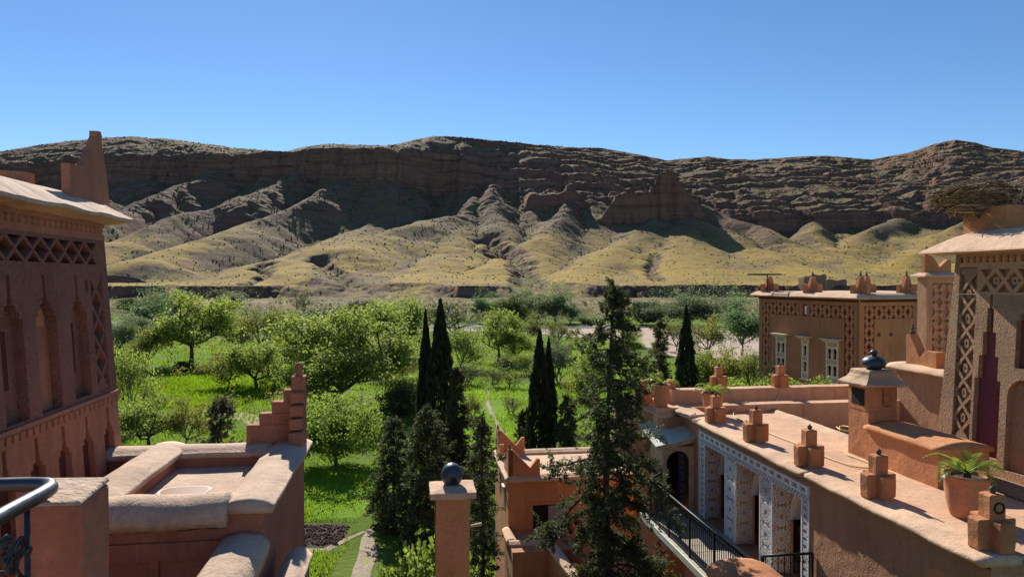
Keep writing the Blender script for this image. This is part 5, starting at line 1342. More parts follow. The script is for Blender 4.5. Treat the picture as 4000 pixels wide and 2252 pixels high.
M_LSMOOTH = plaster('red_plaster', (0.39, 0.185, 0.13), 0.22, 0.6, 0.8, 0.25)
M_CAPL = plaster('grey_pink_coping', (0.555, 0.455, 0.40), 0.3, 0.75, 0.8, 0.4, (0.20, 0.15, 0.13))

# ---- tower with the stork nest (right edge)
nt = Thing('carved_tower', (14, 12.5, -4.13), 'tall carved tower with pebbled plaster under the stork nest', 'tower')
BX = 0.048                                   # batter of the west face
def fW(d): return lambda u, v, w: (12.02 + BX * (v + 4.13) - w + d, u - 0.07 * (v + 4.13) * (1 if u > 14.6 else 0), v)
m = MB(); m.hexa([(12.14, 9.6, -4.13), (16.5, 9.6, -4.13), (16.5, 14.80, -4.13), (12.14, 14.80, -4.13), (12.36, 9.6, 0.62), (16.3, 9.6, 0.62), (16.3, 14.48, 0.62), (12.36, 14.48, 0.62)])
nt.part(m, 'wall', M_TOWER)
lv = lattice_holes(13.83, 14.33, -3.60, 0.22, 7, 0.030, False)
band_out = rect(13.83, 14.33, -3.60, 0.22)
purple = stepped(13.08, 13.76, -3.75, -0.62, 0.30, 0.07, 3, 0.085, 0.50)
arch2 = arch(12.15, 12.90, -3.9, -2.02, 14)
win2 = stepped(12.2, 12.76, -1.80, -0.55, 0.2, 0.07, 2, 0.09, 0.14)
out = [(9.6, -4.13), (14.80, -4.13), (14.80, -0.32), (9.6, -0.32)]
m = MB(); m.plate([out, rect(13.83, 14.33, -3.60, -0.32 - 0.02), purple, arch2, win2], 0, 0.12, fW(0.12)); fac = nt.part(m, 'pebbled_facing', M_ROUGH)
m = MB(); m.plate([rect(13.83, 14.33, -3.60, 0.24)] + lv, 0, 0.10, fW(0.12)); nt.part(m, 'lattice_band', M_ROUGH)
m = MB(); m.plate([rect(14.33, 14.795, -0.32, 0.62)], 0, 0.12, fW(0.12)); nt.part(m, 'corner_strip', M_ROUGH)
fr = lattice_holes(9.6, 13.83, -0.28, 0.22, 9, 0.034, True)
m = MB(); m.plate([rect(9.6, 13.83, -0.32, 0.26)] + fr, 0, 0.12, fW(0.12)); nt.part(m, 'lattice_frieze', M_TOWER)
m = MB(); m.plate([rect(9.6, 14.33, 0.26, 0.36)], 0, 0.125, fW(0.12)); nt.part(m, 'moulding', M_TOWER)
m = MB(); m.plate([rect(9.6, 14.33, 0.50, 0.62)], 0, 0.13, fW(0.12)); nt.part(m, 'moulding', M_TOWER)
kn = MB(); kn.lathe([(0.062, -0.07), (0.072, -0.03), (0.072, 0.03), (0.062, 0.07)], 10); kn_me = mesh_of(kn, 'knob', M_TOWER, False)
for i in range(20):
    nt.piece(kn_me, 'knob', (12.02 + BX * 4.55 + 0.05, 14.20 - i * 0.175, 0.43))
fl = MB()
o8 = [(0.095, 0.0), (0.085, 0.045), (0.045, 0.085), (0, 0.095), (-0.045, 0.085), (-0.085, 0.045), (-0.095, 0), (-0.085, -0.045), (-0.045, -0.085), (0, -0.095), (0.045, -0.085), (0.085, -0.045)]
o8 = [(p[0] * (1.0 if i % 3 else 0.86), p[1] * (1.0 if i % 3 else 0.86)) for i, p in enumerate(o8)]
fl.plate([o8, [(0.036, 0), (0, 0.045), (-0.036, 0), (0, -0.045)]], 0, 0.08, lambda u, v, w: (-w, u, v)); fl_me = mesh_of(fl, 'flower', M_ROUGH)
for i in range(1, 7): nt.piece(fl_me, 'flower', (12.02 + BX * (-3.60 + i * 3.82 / 7 + 4.13) + 0.115, 14.08, -3.60 + i * 3.82 / 7), scale=(1, 0.85, 1.25))
fl2_me = fl_me.copy(); fl2_me.materials.clear(); fl2_me.materials.append(M_TOWER)
for i in range(1, 9): nt.piece(fl2_me, 'flower', (12.02 + BX * 4.1 + 0.115, 9.6 + i * 0.47, -0.03), scale=(1, 1, 1.0))
m = MB(); m.plate([[(p[0], p[1]) for p in purple]], 0, 0.004, fW(0.116)); nt.part(m, 'plum_niche', M_PURPLE)
m = MB(); m.plate([win2], 0, 0.004, fW(0.116)); nt.part(m, 'plum_niche', M_PURPLE)
m = MB(); m.plate([arch2], 0, 0.004, fW(0.116)); nt.part(m, 'arched_doorway', M_WALLR)
m = MB(); m.sweep(coping_prof(-0.1, 0.5, 0.05, 0.10), (11.65, 13.2, -3.98), (11.65, 10.0, -3.98), 0.3, wob=0.02); nt.part(m, 'kerb', M_ROUGH, smooth=True)
# concave roof
def hip_roof(th, x0, x1, y0, y1, z0, prof, mat, n=16, wob=0.02):
    """rings inset along prof [(inset, height)]"""
    V = []; k = 4 * n
    for ins, hh in prof:
        a, b, c, d = x0 + ins, x1 - ins, y0 + ins, y1 - ins
        cs = [(a, c), (b, c), (b, d), (a, d), (a, c)]
        for i in range(k):
            t = i / n; s_ = int(t); f = t - s_; V.append((cs[s_][0] + (cs[s_ + 1][0] - cs[s_][0]) * f, cs[s_][1] + (cs[s_ + 1][1] - cs[s_][1]) * f, z0 + hh))
    mm = MB(); L = len(prof)
    mm.add(V, [(i * k + j, i * k + (j + 1) % k, (i + 1) * k + (j + 1) % k, (i + 1) * k + j) for i in range(L - 1) for j in range(k)] + [tuple(reversed(range(k))), tuple((L - 1) * k + j for j in range(k))])
    mm.wobble(wob, 1.3); return mm
nt.part(hip_roof(nt, 11.82, 16.6, 9.0, 15.12, 0.60, [(0.25, -0.04), (0.0, 0.0), (0.02, 0.035), (0.25, 0.20), (0.5, 0.36), (0.75, 0.46), (1.0, 0.50)], M_CAPR), 'roof', M_CAPR, smooth=False)
# merlon carrying the nest
m = MB(); m.plate([[(13.75, 0.8), (14.95, 0.8), (15.0, 1.85), (14.85, 1.82), (14.52, 1.36), (14.28, 1.62), (13.75, 1.62)]], 0, 0.5, lambda u, v, w: (13.35 - w, u, v), back=True); mer = nt.part(m, 'merlon', M_FINIAL)
m = MB(); m.tube([(13.4, 13.6, 1.7), (13.4, 13.1, 1.05)], 0.03, 6); nt.part(m, 'iron_brace', M_IRON)
m = MB(); m.tube([(13.4, 13.72, 1.5), (13.4, 13.45, 1.05)], 0.02, 6); nt.part(m, 'iron_brace', M_IRON)
# the stork nest
ns = Thing('stork_nest', (12.95, 14.75, 1.62), 'big stork nest of dry sticks on top of the right tower', 'nest')
M_STICK = simple('dry_stick', (0.19, 0.145, 0.10), 0.9, 0, 0.45, 9)
M_STICK2 = simple('bleached_stick', (0.36, 0.29, 0.21), 0.9, 0, 0.35, 9)
rd = random.Random(91); m = MB(); mlite = MB()
C = Vector((12.95, 14.72, 1.88)); ax = Vector((0.62, -0.78, 0.16)).normalized()
tilt = Matrix.Rotation(-0.13, 4, 'X') @ Matrix.Rotation(0.06, 4, 'Y')
for i in range(820):
    a = rd.random() * 6.283; lay = rd.random(); rr = (0.42 + 0.46 * lay + rd.uniform(-0.12, 0.10)) * 1.0; z_ = -0.30 + 0.44 * lay + rd.gauss(0, 0.05)
    L = rd.uniform(0.3, 0.85); p = Vector((rr * math.cos(a), rr * math.sin(a), z_)); tg = Vector((-math.sin(a), math.cos(a), rd.gauss(0, 0.24))) + Vector((math.cos(a), math.sin(a), 0)) * rd.gauss(0, 0.45)
    tg.normalize(); bend = -Vector((math.cos(a), math.sin(a), 0)) * L * L * 0.28
    q = [tilt @ (p - tg * L / 2 + bend * 0.5), tilt @ p, tilt @ (p + tg * L / 2 + bend * 0.5)]
    (m if i % 6 else mlite).tube([C + v for v in q], [0.011, 0.016, 0.008], 3, False)
for i in range(90):
    a = rd.random() * 6.283; r0 = rd.uniform(0.1, 0.5)
    p = Vector((r0 * math.cos(a), r0 * math.sin(a), -0.12)); q = Vector((rd.uniform(-0.12, 0.3), rd.uniform(-0.35, 0.05), -0.55 - rd.random() * 0.25))
    m.tube([C + tilt @ p, C + (tilt @ p).lerp(q, 0.5) + Vector((rd.gauss(0, 0.08), rd.gauss(0, 0.08), 0)), C + q], [0.008, 0.010, 0.006], 3, False)
for i in range(120):
    a = rd.random() * 6.283; r0 = rd.random() ** 0.5 * 0.75
    p = Vector((r0 * math.cos(a), r0 * math.sin(a), 0.02 + rd.random() * 0.08)); b = rd.random() * 6.283; L = rd.uniform(0.2, 0.5)
    m.tube([C + tilt @ (p - Vector((math.cos(b), math.sin(b), 0)) * L / 2), C + tilt @ (p + Vector((math.cos(b), math.sin(b), rd.gauss(0, 0.1))) * L / 2)], 0.009, 3, False)
ns.part(m, 'woven_sticks', M_STICK, kind='stuff', recalc=False); ns.part(mlite, 'pale_sticks', M_STICK2, kind='stuff', recalc=False)
for a, b in (((13.3, 14.2, 1.95), (13.1, 13.8, 2.62)), ((13.2, 14.0, 2.0), (13.0, 13.2, 2.35)), ((12.5, 15.3, 1.75), (12.1, 15.8, 1.55)), ((13.1, 14.1, 1.2), (13.3, 13.8, 2.0)), ((13.0, 15.3, 1.9), (12.6, 15.9, 1.85))):
    m = MB(); a = Vector(a); b = Vector(b); m.tube([a, a.lerp(b, 0.5) + Vector((0.02, 0.01, 0.02)), b], [0.014, 0.012, 0.007], 5); ns.part(m, 'loose_stick', M_STICK2)

# ---- terrace wall with merlon behind the chimney
def crown_merlon(th, x, y, z, s, mat, knob=True, both=True, parent=None):
    """corner merlon: two crossing crenellated fins with stacked balls"""
    pr = [(-0.62, 0), (0.62, 0), (0.62, 0.5), (0.50, 0.52), (0.34, 0.28), (0.10, 0.98), (-0.10, 0.98), (-0.34, 0.28), (-0.50, 0.52), (-0.62, 0.5)]
    m = MB(); m.plate([[(x + u * s, z + v * s) for u, v in pr]], -0.11 * s, 0.11 * s, faceS(y), back=True); o = th.part(m, 'merlon', mat, parent)
    if both:
        m = MB(); m.plate([[(y + u * s, z + v * s * 0.99) for u, v in pr]], -0.109 * s, 0.109 * s, faceW(x), back=True); th.part(m, 'merlon', mat, parent)
    if knob:
        m = MB(); m.lathe([(0.02, 0), (0.07, 0.03), (0.075, 0.07), (0.03, 0.11), (0.055, 0.15), (0.055, 0.18), (0.02, 0.21), (0.035, 0.25), (0.01, 0.29)], 10, (x, y, z + 0.97 * s)); th.part(m, 'ball_stack', M_STONE, o, smooth=True)
    return o
tw_ = Thing('terrace_wall', (15.6, 20, -4.7), 'plain plaster wall with a notched merlon behind the chimney', 'wall')
m = MB(); m.box(15.5, 18, 18.2, 20.9, -4.74, -2.8); tw_.part(m, 'wall', M_WALLR)
m = MB(); m.sweep([(-0.22, -0.05), (-0.24, 0.0), (-0.05, 0.10), (0.2, 0.13), (0.5, 0.13), (0.5, -0.05)], (15.5, 21.05, -2.8), (15.5, 18.2, -2.8), 0.2, side=(1, 0, 0), wob=0.03); tw_.part(m, 'coping', M_CAPR, smooth=True)
m = MB(); m.plate([[(19.25, -2.72), (20.55, -2.72), (20.55, -1.75), (20.40, -1.74), (19.95, -2.42), (19.72, -2.2), (19.25, -2.2)]], 0, 0.3, faceW(15.95), back=True); mm = tw_.part(m, 'merlon', M_FINIAL)
m = MB(); m.lathe([(0.03, 0), (0.085, 0.04), (0.09, 0.09), (0.03, 0.14), (0.065, 0.19), (0.06, 0.23), (0.02, 0.26), (0.045, 0.31), (0.01, 0.36)], 12, (15.8, 20.45, -1.76)); tw_.part(m, 'ball_stack', M_STONE, mm, smooth=True)
m = MB(); m.plate([[(18.3, -2.72), (18.75, -2.72), (18.75, -1.9), (18.55, -2.25), (18.3, -2.1)]], 0, 0.3, faceW(15.95), back=True); tw_.part(m, 'merlon', M_FINIAL)

# ---- slim turret with block pattern
tu = Thing('block_turret', (20.1, 24, GROUND), 'slim beige turret with tilted block pattern left of the nest tower', 'tower')
m = MB(); m.box(19.05, 21.10, 24.06, 24.42, GROUND, 0.1); tu.part(m, 'wall', M_TOWER)
m = MB(); m.plate([rect(19.05, 21.10, -3.4, 0.1), rect(19.30, 20.20, -3.3, -0.15)], 0, 0.12, faceS(24.06)); tu.part(m, 'panel_frame', M_TOWER)
m = MB(); m.box(19.25, 20.30, 24.03, 24.055, -3.35, -0.12); tu.part(m, 'panel_back', M_PURPLE if False else M_WALLR)
bk = MB(); bk.box(-0.10, 0.10, -0.045, 0.045, -0.155, 0.155); blk_t = mesh_of(bk, 'block', M_TOWER)
for c in range(3):
    for r_i in range(9):
        s_ = 1 if (c + r_i) % 2 else -1
        tu.piece(blk_t, 'block', (19.45 + c * 0.30, 24.0, -3.10 + r_i * 0.345), (0, s_ * 0.52, 0), bevel=0.008)
tu.part(hip_roof(tu, 18.85, 21.3, 23.75, 24.6, 0.1, [(0.12, -0.03), (0, 0), (0.02, 0.05), (0.2, 0.14), (0.36, 0.17)], M_CAPR, 8), 'roof', M_CAPR)
m = MB(); m.plate([[(19.10, 0.18), (20.2, 0.18), (20.2, 0.72), (20.05, 0.74), (19.72, 0.45), (19.42, 0.86), (19.25, 0.9), (19.10, 0.88)]], 0, 0.2, faceS(24.3), back=True); mm = tu.part(m, 'merlon', M_FINIAL)
m = MB(); m.lathe([(0.03, 0), (0.085, 0.04), (0.09, 0.09), (0.03, 0.14), (0.065, 0.19), (0.06, 0.23), (0.02, 0.26), (0.045, 0.31), (0.01, 0.36)], 12, (19.25, 24.2, 0.88)); tu.part(m, 'ball_stack', M_STONE, mm, smooth=True)
# ------------------------------------------------------------------ carved house behind the terrace
KO = (17.6, 36.0); KD = 19.0
ks = Thing('carved_house', (0, 0, GROUND), 'red-brown carved house with tilted block borders and three cream windows', 'house', None, KD, KO)
ks.e.scale = (1.0, 0.94, 1.0)
M_K = plaster('shaded_house_plaster', (0.36, 0.19, 0.115), 0.15, 0.5, 0.9, 0.2)  # same plaster as the south face, shade of the west side painted in
M_KBSHADE = plaster('shaded_block_plaster', (0.40, 0.22, 0.135), 0.15, 0.4, 1.0, 0.1)  # west blocks, likewise coloured darker for the shaded side
M_KD = plaster('block_ground', (0.10, 0.035, 0.028), 0.15, 0.3, 1.0, 0.1)
m = MB(); m.box(0.10, 9.0, 0.10, 8.2, GROUND, -0.98); ks.part(m, 'wall', M_K)
# west face: raised facing with the block fields and windows left open
WIN = [(5.63, 6.54, -5.55, -3.27), (3.70, 4.27, -5.55, -3.27), (1.38, 2.31, -5.55, -3.27)]
fl1 = [(7.20, -6.45), (7.90, -6.45), (7.90, -1.38), (4.52, -1.38), (4.52, -2.05), (7.20, -2.05)]
fl2 = [(0.30, -6.0), (0.98, -6.0), (0.98, -2.05), (3.67, -2.05), (3.67, -1.38), (0.30, -1.38)]
fn = lambda u, v, w: (0.10 - w, u, v)
pan = [rect(a, b, c, d) for a, b, c, d in WIN]
m = MB(); m.plate([[(-0.02, GROUND), (8.2, GROUND), (8.2, -1.0), (-0.02, -1.0)], fl1, fl2, rect(3.86, 4.29, -2.05, -1.40)] + pan, 0, 0.10, fn); ks.part(m, 'wall_facing', M_K)
for f in (fl1, fl2):
    m = MB(); m.plate([f], 0, 0.006, fn); ks.part(m, 'field_ground', M_KD)
m = MB(); m.plate([rect(3.86, 4.29, -2.05, -1.40)], 0, 0.01, fn); nc = ks.part(m, 'plum_niche', M_PURPLE)
m = MB(); m.plate([keyhole(3.98, 4.17, -1.96, -1.48)], 0, 0.016, fn); ks.part(m, 'white_keyhole', M_WHITE, nc)
for ring_ in ((7.08, 1.02, -2.12, -2.20),):
    m = MB(); m.plate([rect(0.98, 7.16, -2.19, -2.09)], 0.0, 0.13, fn); ks.part(m, 'string_course', M_K)
    m = MB(); m.plate([rect(7.06, 7.16, -6.4, -2.19)], 0.0, 0.13, fn); ks.part(m, 'pilaster', M_K)
    m = MB(); m.plate([rect(0.98, 1.06, -6.0, -2.19)], 0.0, 0.13, fn); ks.part(m, 'pilaster', M_K)
bk = MB(); bk.box(-0.055, 0.055, -0.095, 0.095, -0.17, 0.17); bw = mesh_of(bk, 'block', M_KBSHADE)
bk = MB(); bk.box(-0.095, 0.095, -0.055, 0.055, -0.17, 0.17); bs = mesh_of(bk, 'block', M_KBSHADE)
rdk = random.Random(5)
def blocks_w(u0, u1, v0, v1, nc, nr):
    for i in range(nc):
        for j in range(nr):
            s_ = 1 if (i + j) % 2 else -1
            ks.piece(bw, 'block', (0.055, u0 + (u1 - u0) * (i + 0.5) / nc, v0 + (v1 - v0) * (j + 0.5) / nr), (s_ * (0.50 + rdk.uniform(-0.05, 0.05)), 0, 0), bevel=0.008)
blocks_w(4.54, 7.88, -2.04, -1.39, 10, 2); blocks_w(0.32, 3.65, -2.04, -1.39, 10, 2)
blocks_w(7.22, 7.88, -6.44, -2.06, 2, 13); blocks_w(0.32, 0.96, -6.0, -2.06, 2, 12)
# south face: same plaster in brighter orange, warm bounce light painted in
fs = lambda u, v, w: (u, 0.10 - w, v)
fl3 = [(0.38, -3.85), (1.06, -3.85), (1.06, -2.03), (3.65, -2.03), (3.65, -1.38), (0.38, -1.38)]
m = MB(); m.plate([[(0.0, GROUND), (9.0, GROUND), (9.0, -1.0), (0.0, -1.0)], fl3, rect(1.40, 1.86, -5.4, -4.25)], 0, 0.098, fs); ks.part(m, 'wall_facing', M_ORANGE)
m = MB(); m.plate([fl3], 0, 0.006, fs); ks.part(m, 'field_ground', M_KD)
bs_o = bs.copy(); bs_o.materials.clear(); bs_o.materials.append(M_ORANGE)  # south copy of the blocks, bounce light put into the orange
def blocks_s(u0, u1, v0, v1, nc, nr):
    for i in range(nc):
        for j in range(nr):
            s_ = 1 if (i + j) % 2 else -1
            ks.piece(bs_o, 'block', (u0 + (u1 - u0) * (i + 0.5) / nc, 0.055, v0 + (v1 - v0) * (j + 0.5) / nr), (0, s_ * (0.55 + rdk.uniform(-0.05, 0.05)), 0), bevel=0.008)
blocks_s(0.40, 3.63, -2.02, -1.39, 10, 2); blocks_s(0.40, 1.04, -3.84, -2.03, 2, 5)
m = MB(); m.plate([rect(1.15, 3.9, -2.22, -2.10)], 0.09, 0.125, fs); ks.part(m, 'string_course', M_ORANGE)
m = MB(); m.plate([rect(0.0, 1.25, -4.18, -3.98)], 0.09, 0.16, fs); ks.part(m, 'ledge', M_ORANGE)
m = MB(); m.plate([rect(1.40, 1.86, -5.4, -4.25)], 0.0, 0.01, fs); ks.part(m, 'dark_window', M_DARK)
m = MB(); m.plate([rect(1.36, 1.90, -5.44, -4.21), rect(1.42, 1.84, -5.38, -4.27)], 0.09, 0.115, fs); ks.part(m, 'window_frame', M_CREAM)
m = MB(); m.plate([rect(3.75, 4.6, -2.6, -1.45)], 0.09, 0.11, fs); ks.part(m, 'pink_panel', simple('rose_plaster', (0.50, 0.17, 0.14), 0.9))
for u in (1.35, 2.15):
    m = MB(); m.lathe([(0.11, 0), (0.10, 0.02), (0.02, 0.03)], 12); mm = MB(); mm.add([(u + p[0], 0.0 - p[2], -2.85 + p[1]) for p in m.v], m.f); ks.part(mm, 'lamp', M_STONE)
# dentil cornice
dn = MB(); dn.box(-0.04, 0.04, -0.05, 0.05, -0.055, 0.055); dn_w = mesh_of(dn, 'dentil', M_KD)
for i in range(58): ks.piece(dn_w, 'dentil', (-0.045, 0.02 + i * 0.142, -1.12))
for i in range(34): ks.piece(dn_w, 'dentil', (0.20 + i * 0.142, -0.045, -1.12), (0, 0, math.pi / 2))
m = MB(); m.box(-0.08, 9.0, -0.08, 8.28, -1.06, -1.0); ks.part(m, 'cornice', M_K)
ks.part(hip_roof(ks, -0.42, 9.3, -0.32, 8.62, -1.0, [(0.3, -0.02), (0, 0.0), (0.0, 0.05), (0.22, 0.20), (0.42, 0.27), (0.60, 0.27)], M_CAPR, 20, 0.02), 'coping', M_CAPR)
for (x, y, kb) in ((0.42, 7.75, False), (0.42, 3.92, True), (0.55, 0.45, True), (3.65, 0.45, True), (3.0, 2.6, True), (0.9, 1.6, False)):
    if (x, y) == (0.9, 1.6): continue
    crown_merlon(ks, x, y, -0.76, 0.95, M_FINIAL, kb)
# windows
for (a, b, c, d) in WIN:
    w = b - a; two = w > 0.7; H = []
    cols = [(a + 0.10, (a + b) / 2 - 0.035), ((a + b) / 2 + 0.035, b - 0.10)] if two else [(a + 0.14, b - 0.14)]
    for (u0, u1) in cols:
        H += [keyhole(u0, u1, c + 0.42, c + 0.98), keyhole(u0, u1, c + 1.30, c + 1.88)]
    nq = 5 if two else 3
    for row in (0.10, 0.21, 1.06, 1.17, 1.98, 2.09):
        for i in range(nq):
            q0 = a + 0.10 + (w - 0.2) * i / nq; H.append(rect(q0 + 0.018, q0 + (w - 0.2) / nq - 0.018, c + row, c + row + 0.085))
    m = MB(); m.plate([rect(a + 0.005, b - 0.005, c, d)] + H, 0.04, 0.15, fn); wf = ks.part(m, 'window', M_CREAM)
    m = MB(); m.plate([rect(a, b, c, d)], 0, 0.01, fn); ks.part(m, 'dark_room', M_DARK, wf)
    m = MB(); m.box(-0.38, 0.0, a - 0.30, b + 0.12, d + 0.05, d + 0.11); ks.part(m, 'window_hood', M_CREAM, wf)
    m = MB(); m.box(-0.14, 0.0, a - 0.06, b + 0.06, c - 0.06, c + 0.0); ks.part(m, 'sill', M_CREAM, wf)
    for u in (a - 0.03, b - 0.05):
        m = MB(); m.plate([[(0.0, d - 0.22), (0.0, d + 0.05), (-0.30, d + 0.05), (-0.24, d - 0.04), (-0.08, d - 0.10)]], 0, 0.07, lambda uu, v, ww, u=u: (uu, u + ww, v), back=True); ks.part(m, 'bracket', M_CREAM, wf)
m = MB(); m.tube([(-0.05, 7.0, -6.6), (-0.08, 6.75, -5.0), (-0.05, 6.85, -4.2)], 0.03, 5); ks.part(m, 'leaning_pole', M_WOOD)
# bird platform on the far corner
bp = Thing('metal_platform', (0.4, 8.0, -0.73), 'flat metal rack on a post above the far corner of the carved house', 'rack', None, KD, KO)
bp.e.location.x += 0.15; bp.e.location.y -= 0.45
m = MB(); m.tube([(0.05, 7.5, -0.75), (0.05, 7.5, 0.30)], 0.03, 6); bp.part(m, 'post', M_IRON)
for i in range(6):
    m = MB(); m.box(-0.75 + i * 0.24, -0.66 + i * 0.24, 6.9, 8.3, 0.30, 0.33); bp.part(m, 'slat', M_IRON)
m = MB(); m.box(-0.8, 0.65, 6.9, 6.95, 0.24, 0.30); m.box(-0.8, 0.65, 8.25, 8.3, 0.24, 0.30); m.box(-0.8, -0.75, 6.95, 8.25, 0.24, 0.30); bp.part(m, 'frame', M_IRON)
# climbing shrub at the far corner of the wall
e = empty('corner_shrub', (15.1, 41.2, GROUND), 0.3, 'dry climbing shrub at the far corner of the carved house', 'shrub')
r_ = np.random.default_rng(5); n = 1500; P = np.stack([r_.normal(0, 0.25, n), r_.normal(0, 0.4, n), r_.random(n) ** 0.7 * 3.2 + 5.8], -1)
lm = leaf_mesh('foliage', P, 0.12, r_); lm.materials.append(M_SPRAYB); link_mesh('foliage', lm, None, e)
m = MB()
for i in range(14): m.tube([(r_.normal(0, 0.15), r_.normal(0, 0.2), 0), (r_.normal(0, 0.2), r_.normal(0, 0.3), 5), (r_.normal(0, 0.3), r_.normal(0, 0.4), 8.8)], [0.03, 0.02, 0.008], 4, False)
m.build('stems', M_BARK, e, recalc=False)
# ruin far across the river
rn = Thing('ruined_house', (212, 372, -12.5), 'roofless mud ruin across the river beyond the carved house roof', 'ruin', None, 6, (0, 0))
M_RUIN = plaster('ruin_mud', (0.30, 0.20, 0.15), 0.2, 0.6, 0.2, 0.3)
def ruin(x, y, z0):
    pass
for x0, x1, h, hs_ in ((205, 214, 12.4, 3), (214.2, 226, 9.6, 2), (201, 204.8, 11.2, 0)):
    H = [rect(x0 + 1.5 + i * 2.2, x0 + 1.9 + i * 2.2, -10 + h * 0.62, -10 + h * 0.62 + 0.6) for i in range(hs_)]
    top = [(x1, -10 + h), (x1 - 1.5, -10 + h + 0.5), ((x0 + x1) / 2, -10 + h - 0.3), (x0 + 1.2, -10 + h + 0.6), (x0, -10 + h)]
    m = MB(); m.plate([[(x0, -13), (x1, -13)] + top] + H, -0.6, 0, lambda u, v, w: (u, 372 - w, v), back=True); rn.part(m, 'wall', M_RUIN)
    m = MB(); m.box(x0, x0 + 0.6, 372.7, 378, -13, -10 + h - 0.5); rn.part(m, 'wall', M_RUIN)
# ------------------------------------------------------------------ carved tower on the left
lt = Thing('carved_tower', (-7.5, 12, GROUND), 'reddish carved tower filling the left edge, with lattice frieze and niches', 'tower')
LX = 0.063
def fE(d): return lambda u, v, w: (-5.47 - LX * (v + 3.2) + w + d, u, v)
def cornerY(v): return 14.50 - 0.03 * (v + 3.2)
m = MB(); m.hexa([(-11, 7, GROUND), (-5.47 + LX * 10.8 - 0.29, 7, GROUND), (-5.47 + LX * 10.8 - 0.29, 14.6, GROUND), (-11, 14.6, GROUND), (-10.5, 7, 1.2), (-5.47 - LX * 4.4 - 0.29, 7, 1.2), (-5.47 - LX * 4.4 - 0.29, 14.34, 1.2), (-10.5, 14.34, 1.2)])
lt.part(m, 'wall', M_LSMOOTH)
def strip_plate(loops, w0, w1, d=-0.16): mm = MB(); mm.plate(loops, w0, w1, fE(d)); return mm
n1 = stepped(10.72, 11.34, -2.22, -0.28, 0.34, 0.09, 3, 0.08, 0.10); n2 = stepped(11.70, 12.34, -2.08, -0.28, 0.36, 0.09, 3, 0.08, 0.10); n3 = stepped(12.80, 13.42, -2.02, -0.28, 0.34, 0.09, 3, 0.08, 0.10); n0 = stepped(9.74, 10.38, -2.22, -0.28, 0.34, 0.09, 3, 0.08, 0.10)
sq = rect(13.44, 13.56, -0.22, -0.02)
m = strip_plate([[(7, -2.10), (14.46, -2.10), (14.40, 0.22), (7, 0.22)], [(p[0], max(p[1], -2.06)) for p in n0], [(p[0], max(p[1], -2.06)) for p in n1], [(p[0], max(p[1], -2.06)) for p in n2], [(p[0], max(p[1], -2.04)) for p in n3], sq, rect(13.66, 14.16, -2.04, 0.10)], -0.12, 0.16)
lt.part(m, 'rough_facing', M_LROUGH)
lv = lattice_holes(13.66, 14.16, -2.04, 0.10, 4, 0.030, False)
m = strip_plate([rect(13.66, 14.16, -2.04, 0.10)] + lv, -0.12, 0.14); lt.part(m, 'lattice_band', M_LROUGH)
fr = lattice_holes(7.0, 14.05, 0.26, 0.66, 14, 0.023, True)
m = strip_plate([[(7, 0.22), (14.40, 0.22), (14.385, 0.72), (7, 0.72)]] + fr, -0.12, 0.16); lt.part(m, 'lattice_frieze', M_LROUGH)
m = strip_plate([[(7, 0.72), (14.385, 0.72), (14.38, 0.84), (7, 0.84)]], 0, 0.165); lt.part(m, 'moulding', M_LSMOOTH)
m = strip_plate([[(7, 0.96), (14.38, 0.96), (14.37, 1.2), (7, 1.2)]], 0, 0.18); lt.part(m, 'moulding', M_LSMOOTH)
kn = MB(); kn.lathe([(0.066, -0.065), (0.078, -0.03), (0.078, 0.03), (0.066, 0.065)], 10); kn_l = mesh_of(kn, 'knob', M_LSMOOTH)
for i in range(26): lt.piece(kn_l, 'knob', (-5.47 - LX * 4.1 - 0.05, 14.27 - i * 0.182, 0.90))
for n_ in (n0, n1, n2, n3):
    m = strip_plate([n_], -0.12, 0.006); lt.part(m, 'niche_back', M_LROUGH if n_ is not n2 else M_LSMOOTH)
    c = (n_[0][0] + n_[1][0]) / 2
    if n_ is not n2:
        m = strip_plate([rect(c - 0.12, c + 0.10, -1.6, -0.75)], -0.12, 0.012); lt.part(m, 'blind_slit', M_KD)
m = strip_plate([rect(7, 14.3, -2.1, 1.0)], -0.12, -0.115); lt.part(m, 'wall_ground', M_LSMOOTH)
m = MB(); m.plate([arch(11.80, 12.22, -0.75, -0.40, 12, 0.3)], 0, 0.03, fE(-0.16)); lt.part(m, 'blind_arch', M_ORANGE)
# string course and the lower row of stepped slots
m = MB(); m.plate([[(7, -2.17), (14.47, -2.17), (14.47, -2.10), (7, -2.10)]], 0, 0.20, fE(-0.16)); lt.part(m, 'string_course', M_LSMOOTH)
dn = MB(); dn.box(-0.05, 0.05, -0.06, 0.06, -0.06, 0.06); dn_l = mesh_of(dn, 'dentil', M_LSMOOTH)
for i in range(38): lt.piece(dn_l, 'dentil', (-5.47 - LX * 0.98 - 0.0, 14.36 - i * 0.185, -2.235))
sl = []
for c in (8.9, 9.75, 10.62, 11.47, 12.30, 13.13, 13.99):
    sl.append(stepped(c - 0.21, c + 0.21, -4.2, -2.64, 0.28, 0.10, 2, 0.07, 0.09))
m = strip_plate([[(7, GROUND + 0.2), (14.46 + 0.36, GROUND + 0.2), (14.47, -2.17), (7, -2.17)]] + sl, -0.12, 0.15); lt.part(m, 'lower_facing', M_LSMOOTH)
for s_ in sl:
    m = strip_plate([s_], -0.12, 0.05); lt.part(m, 'slot_back', M_KD)
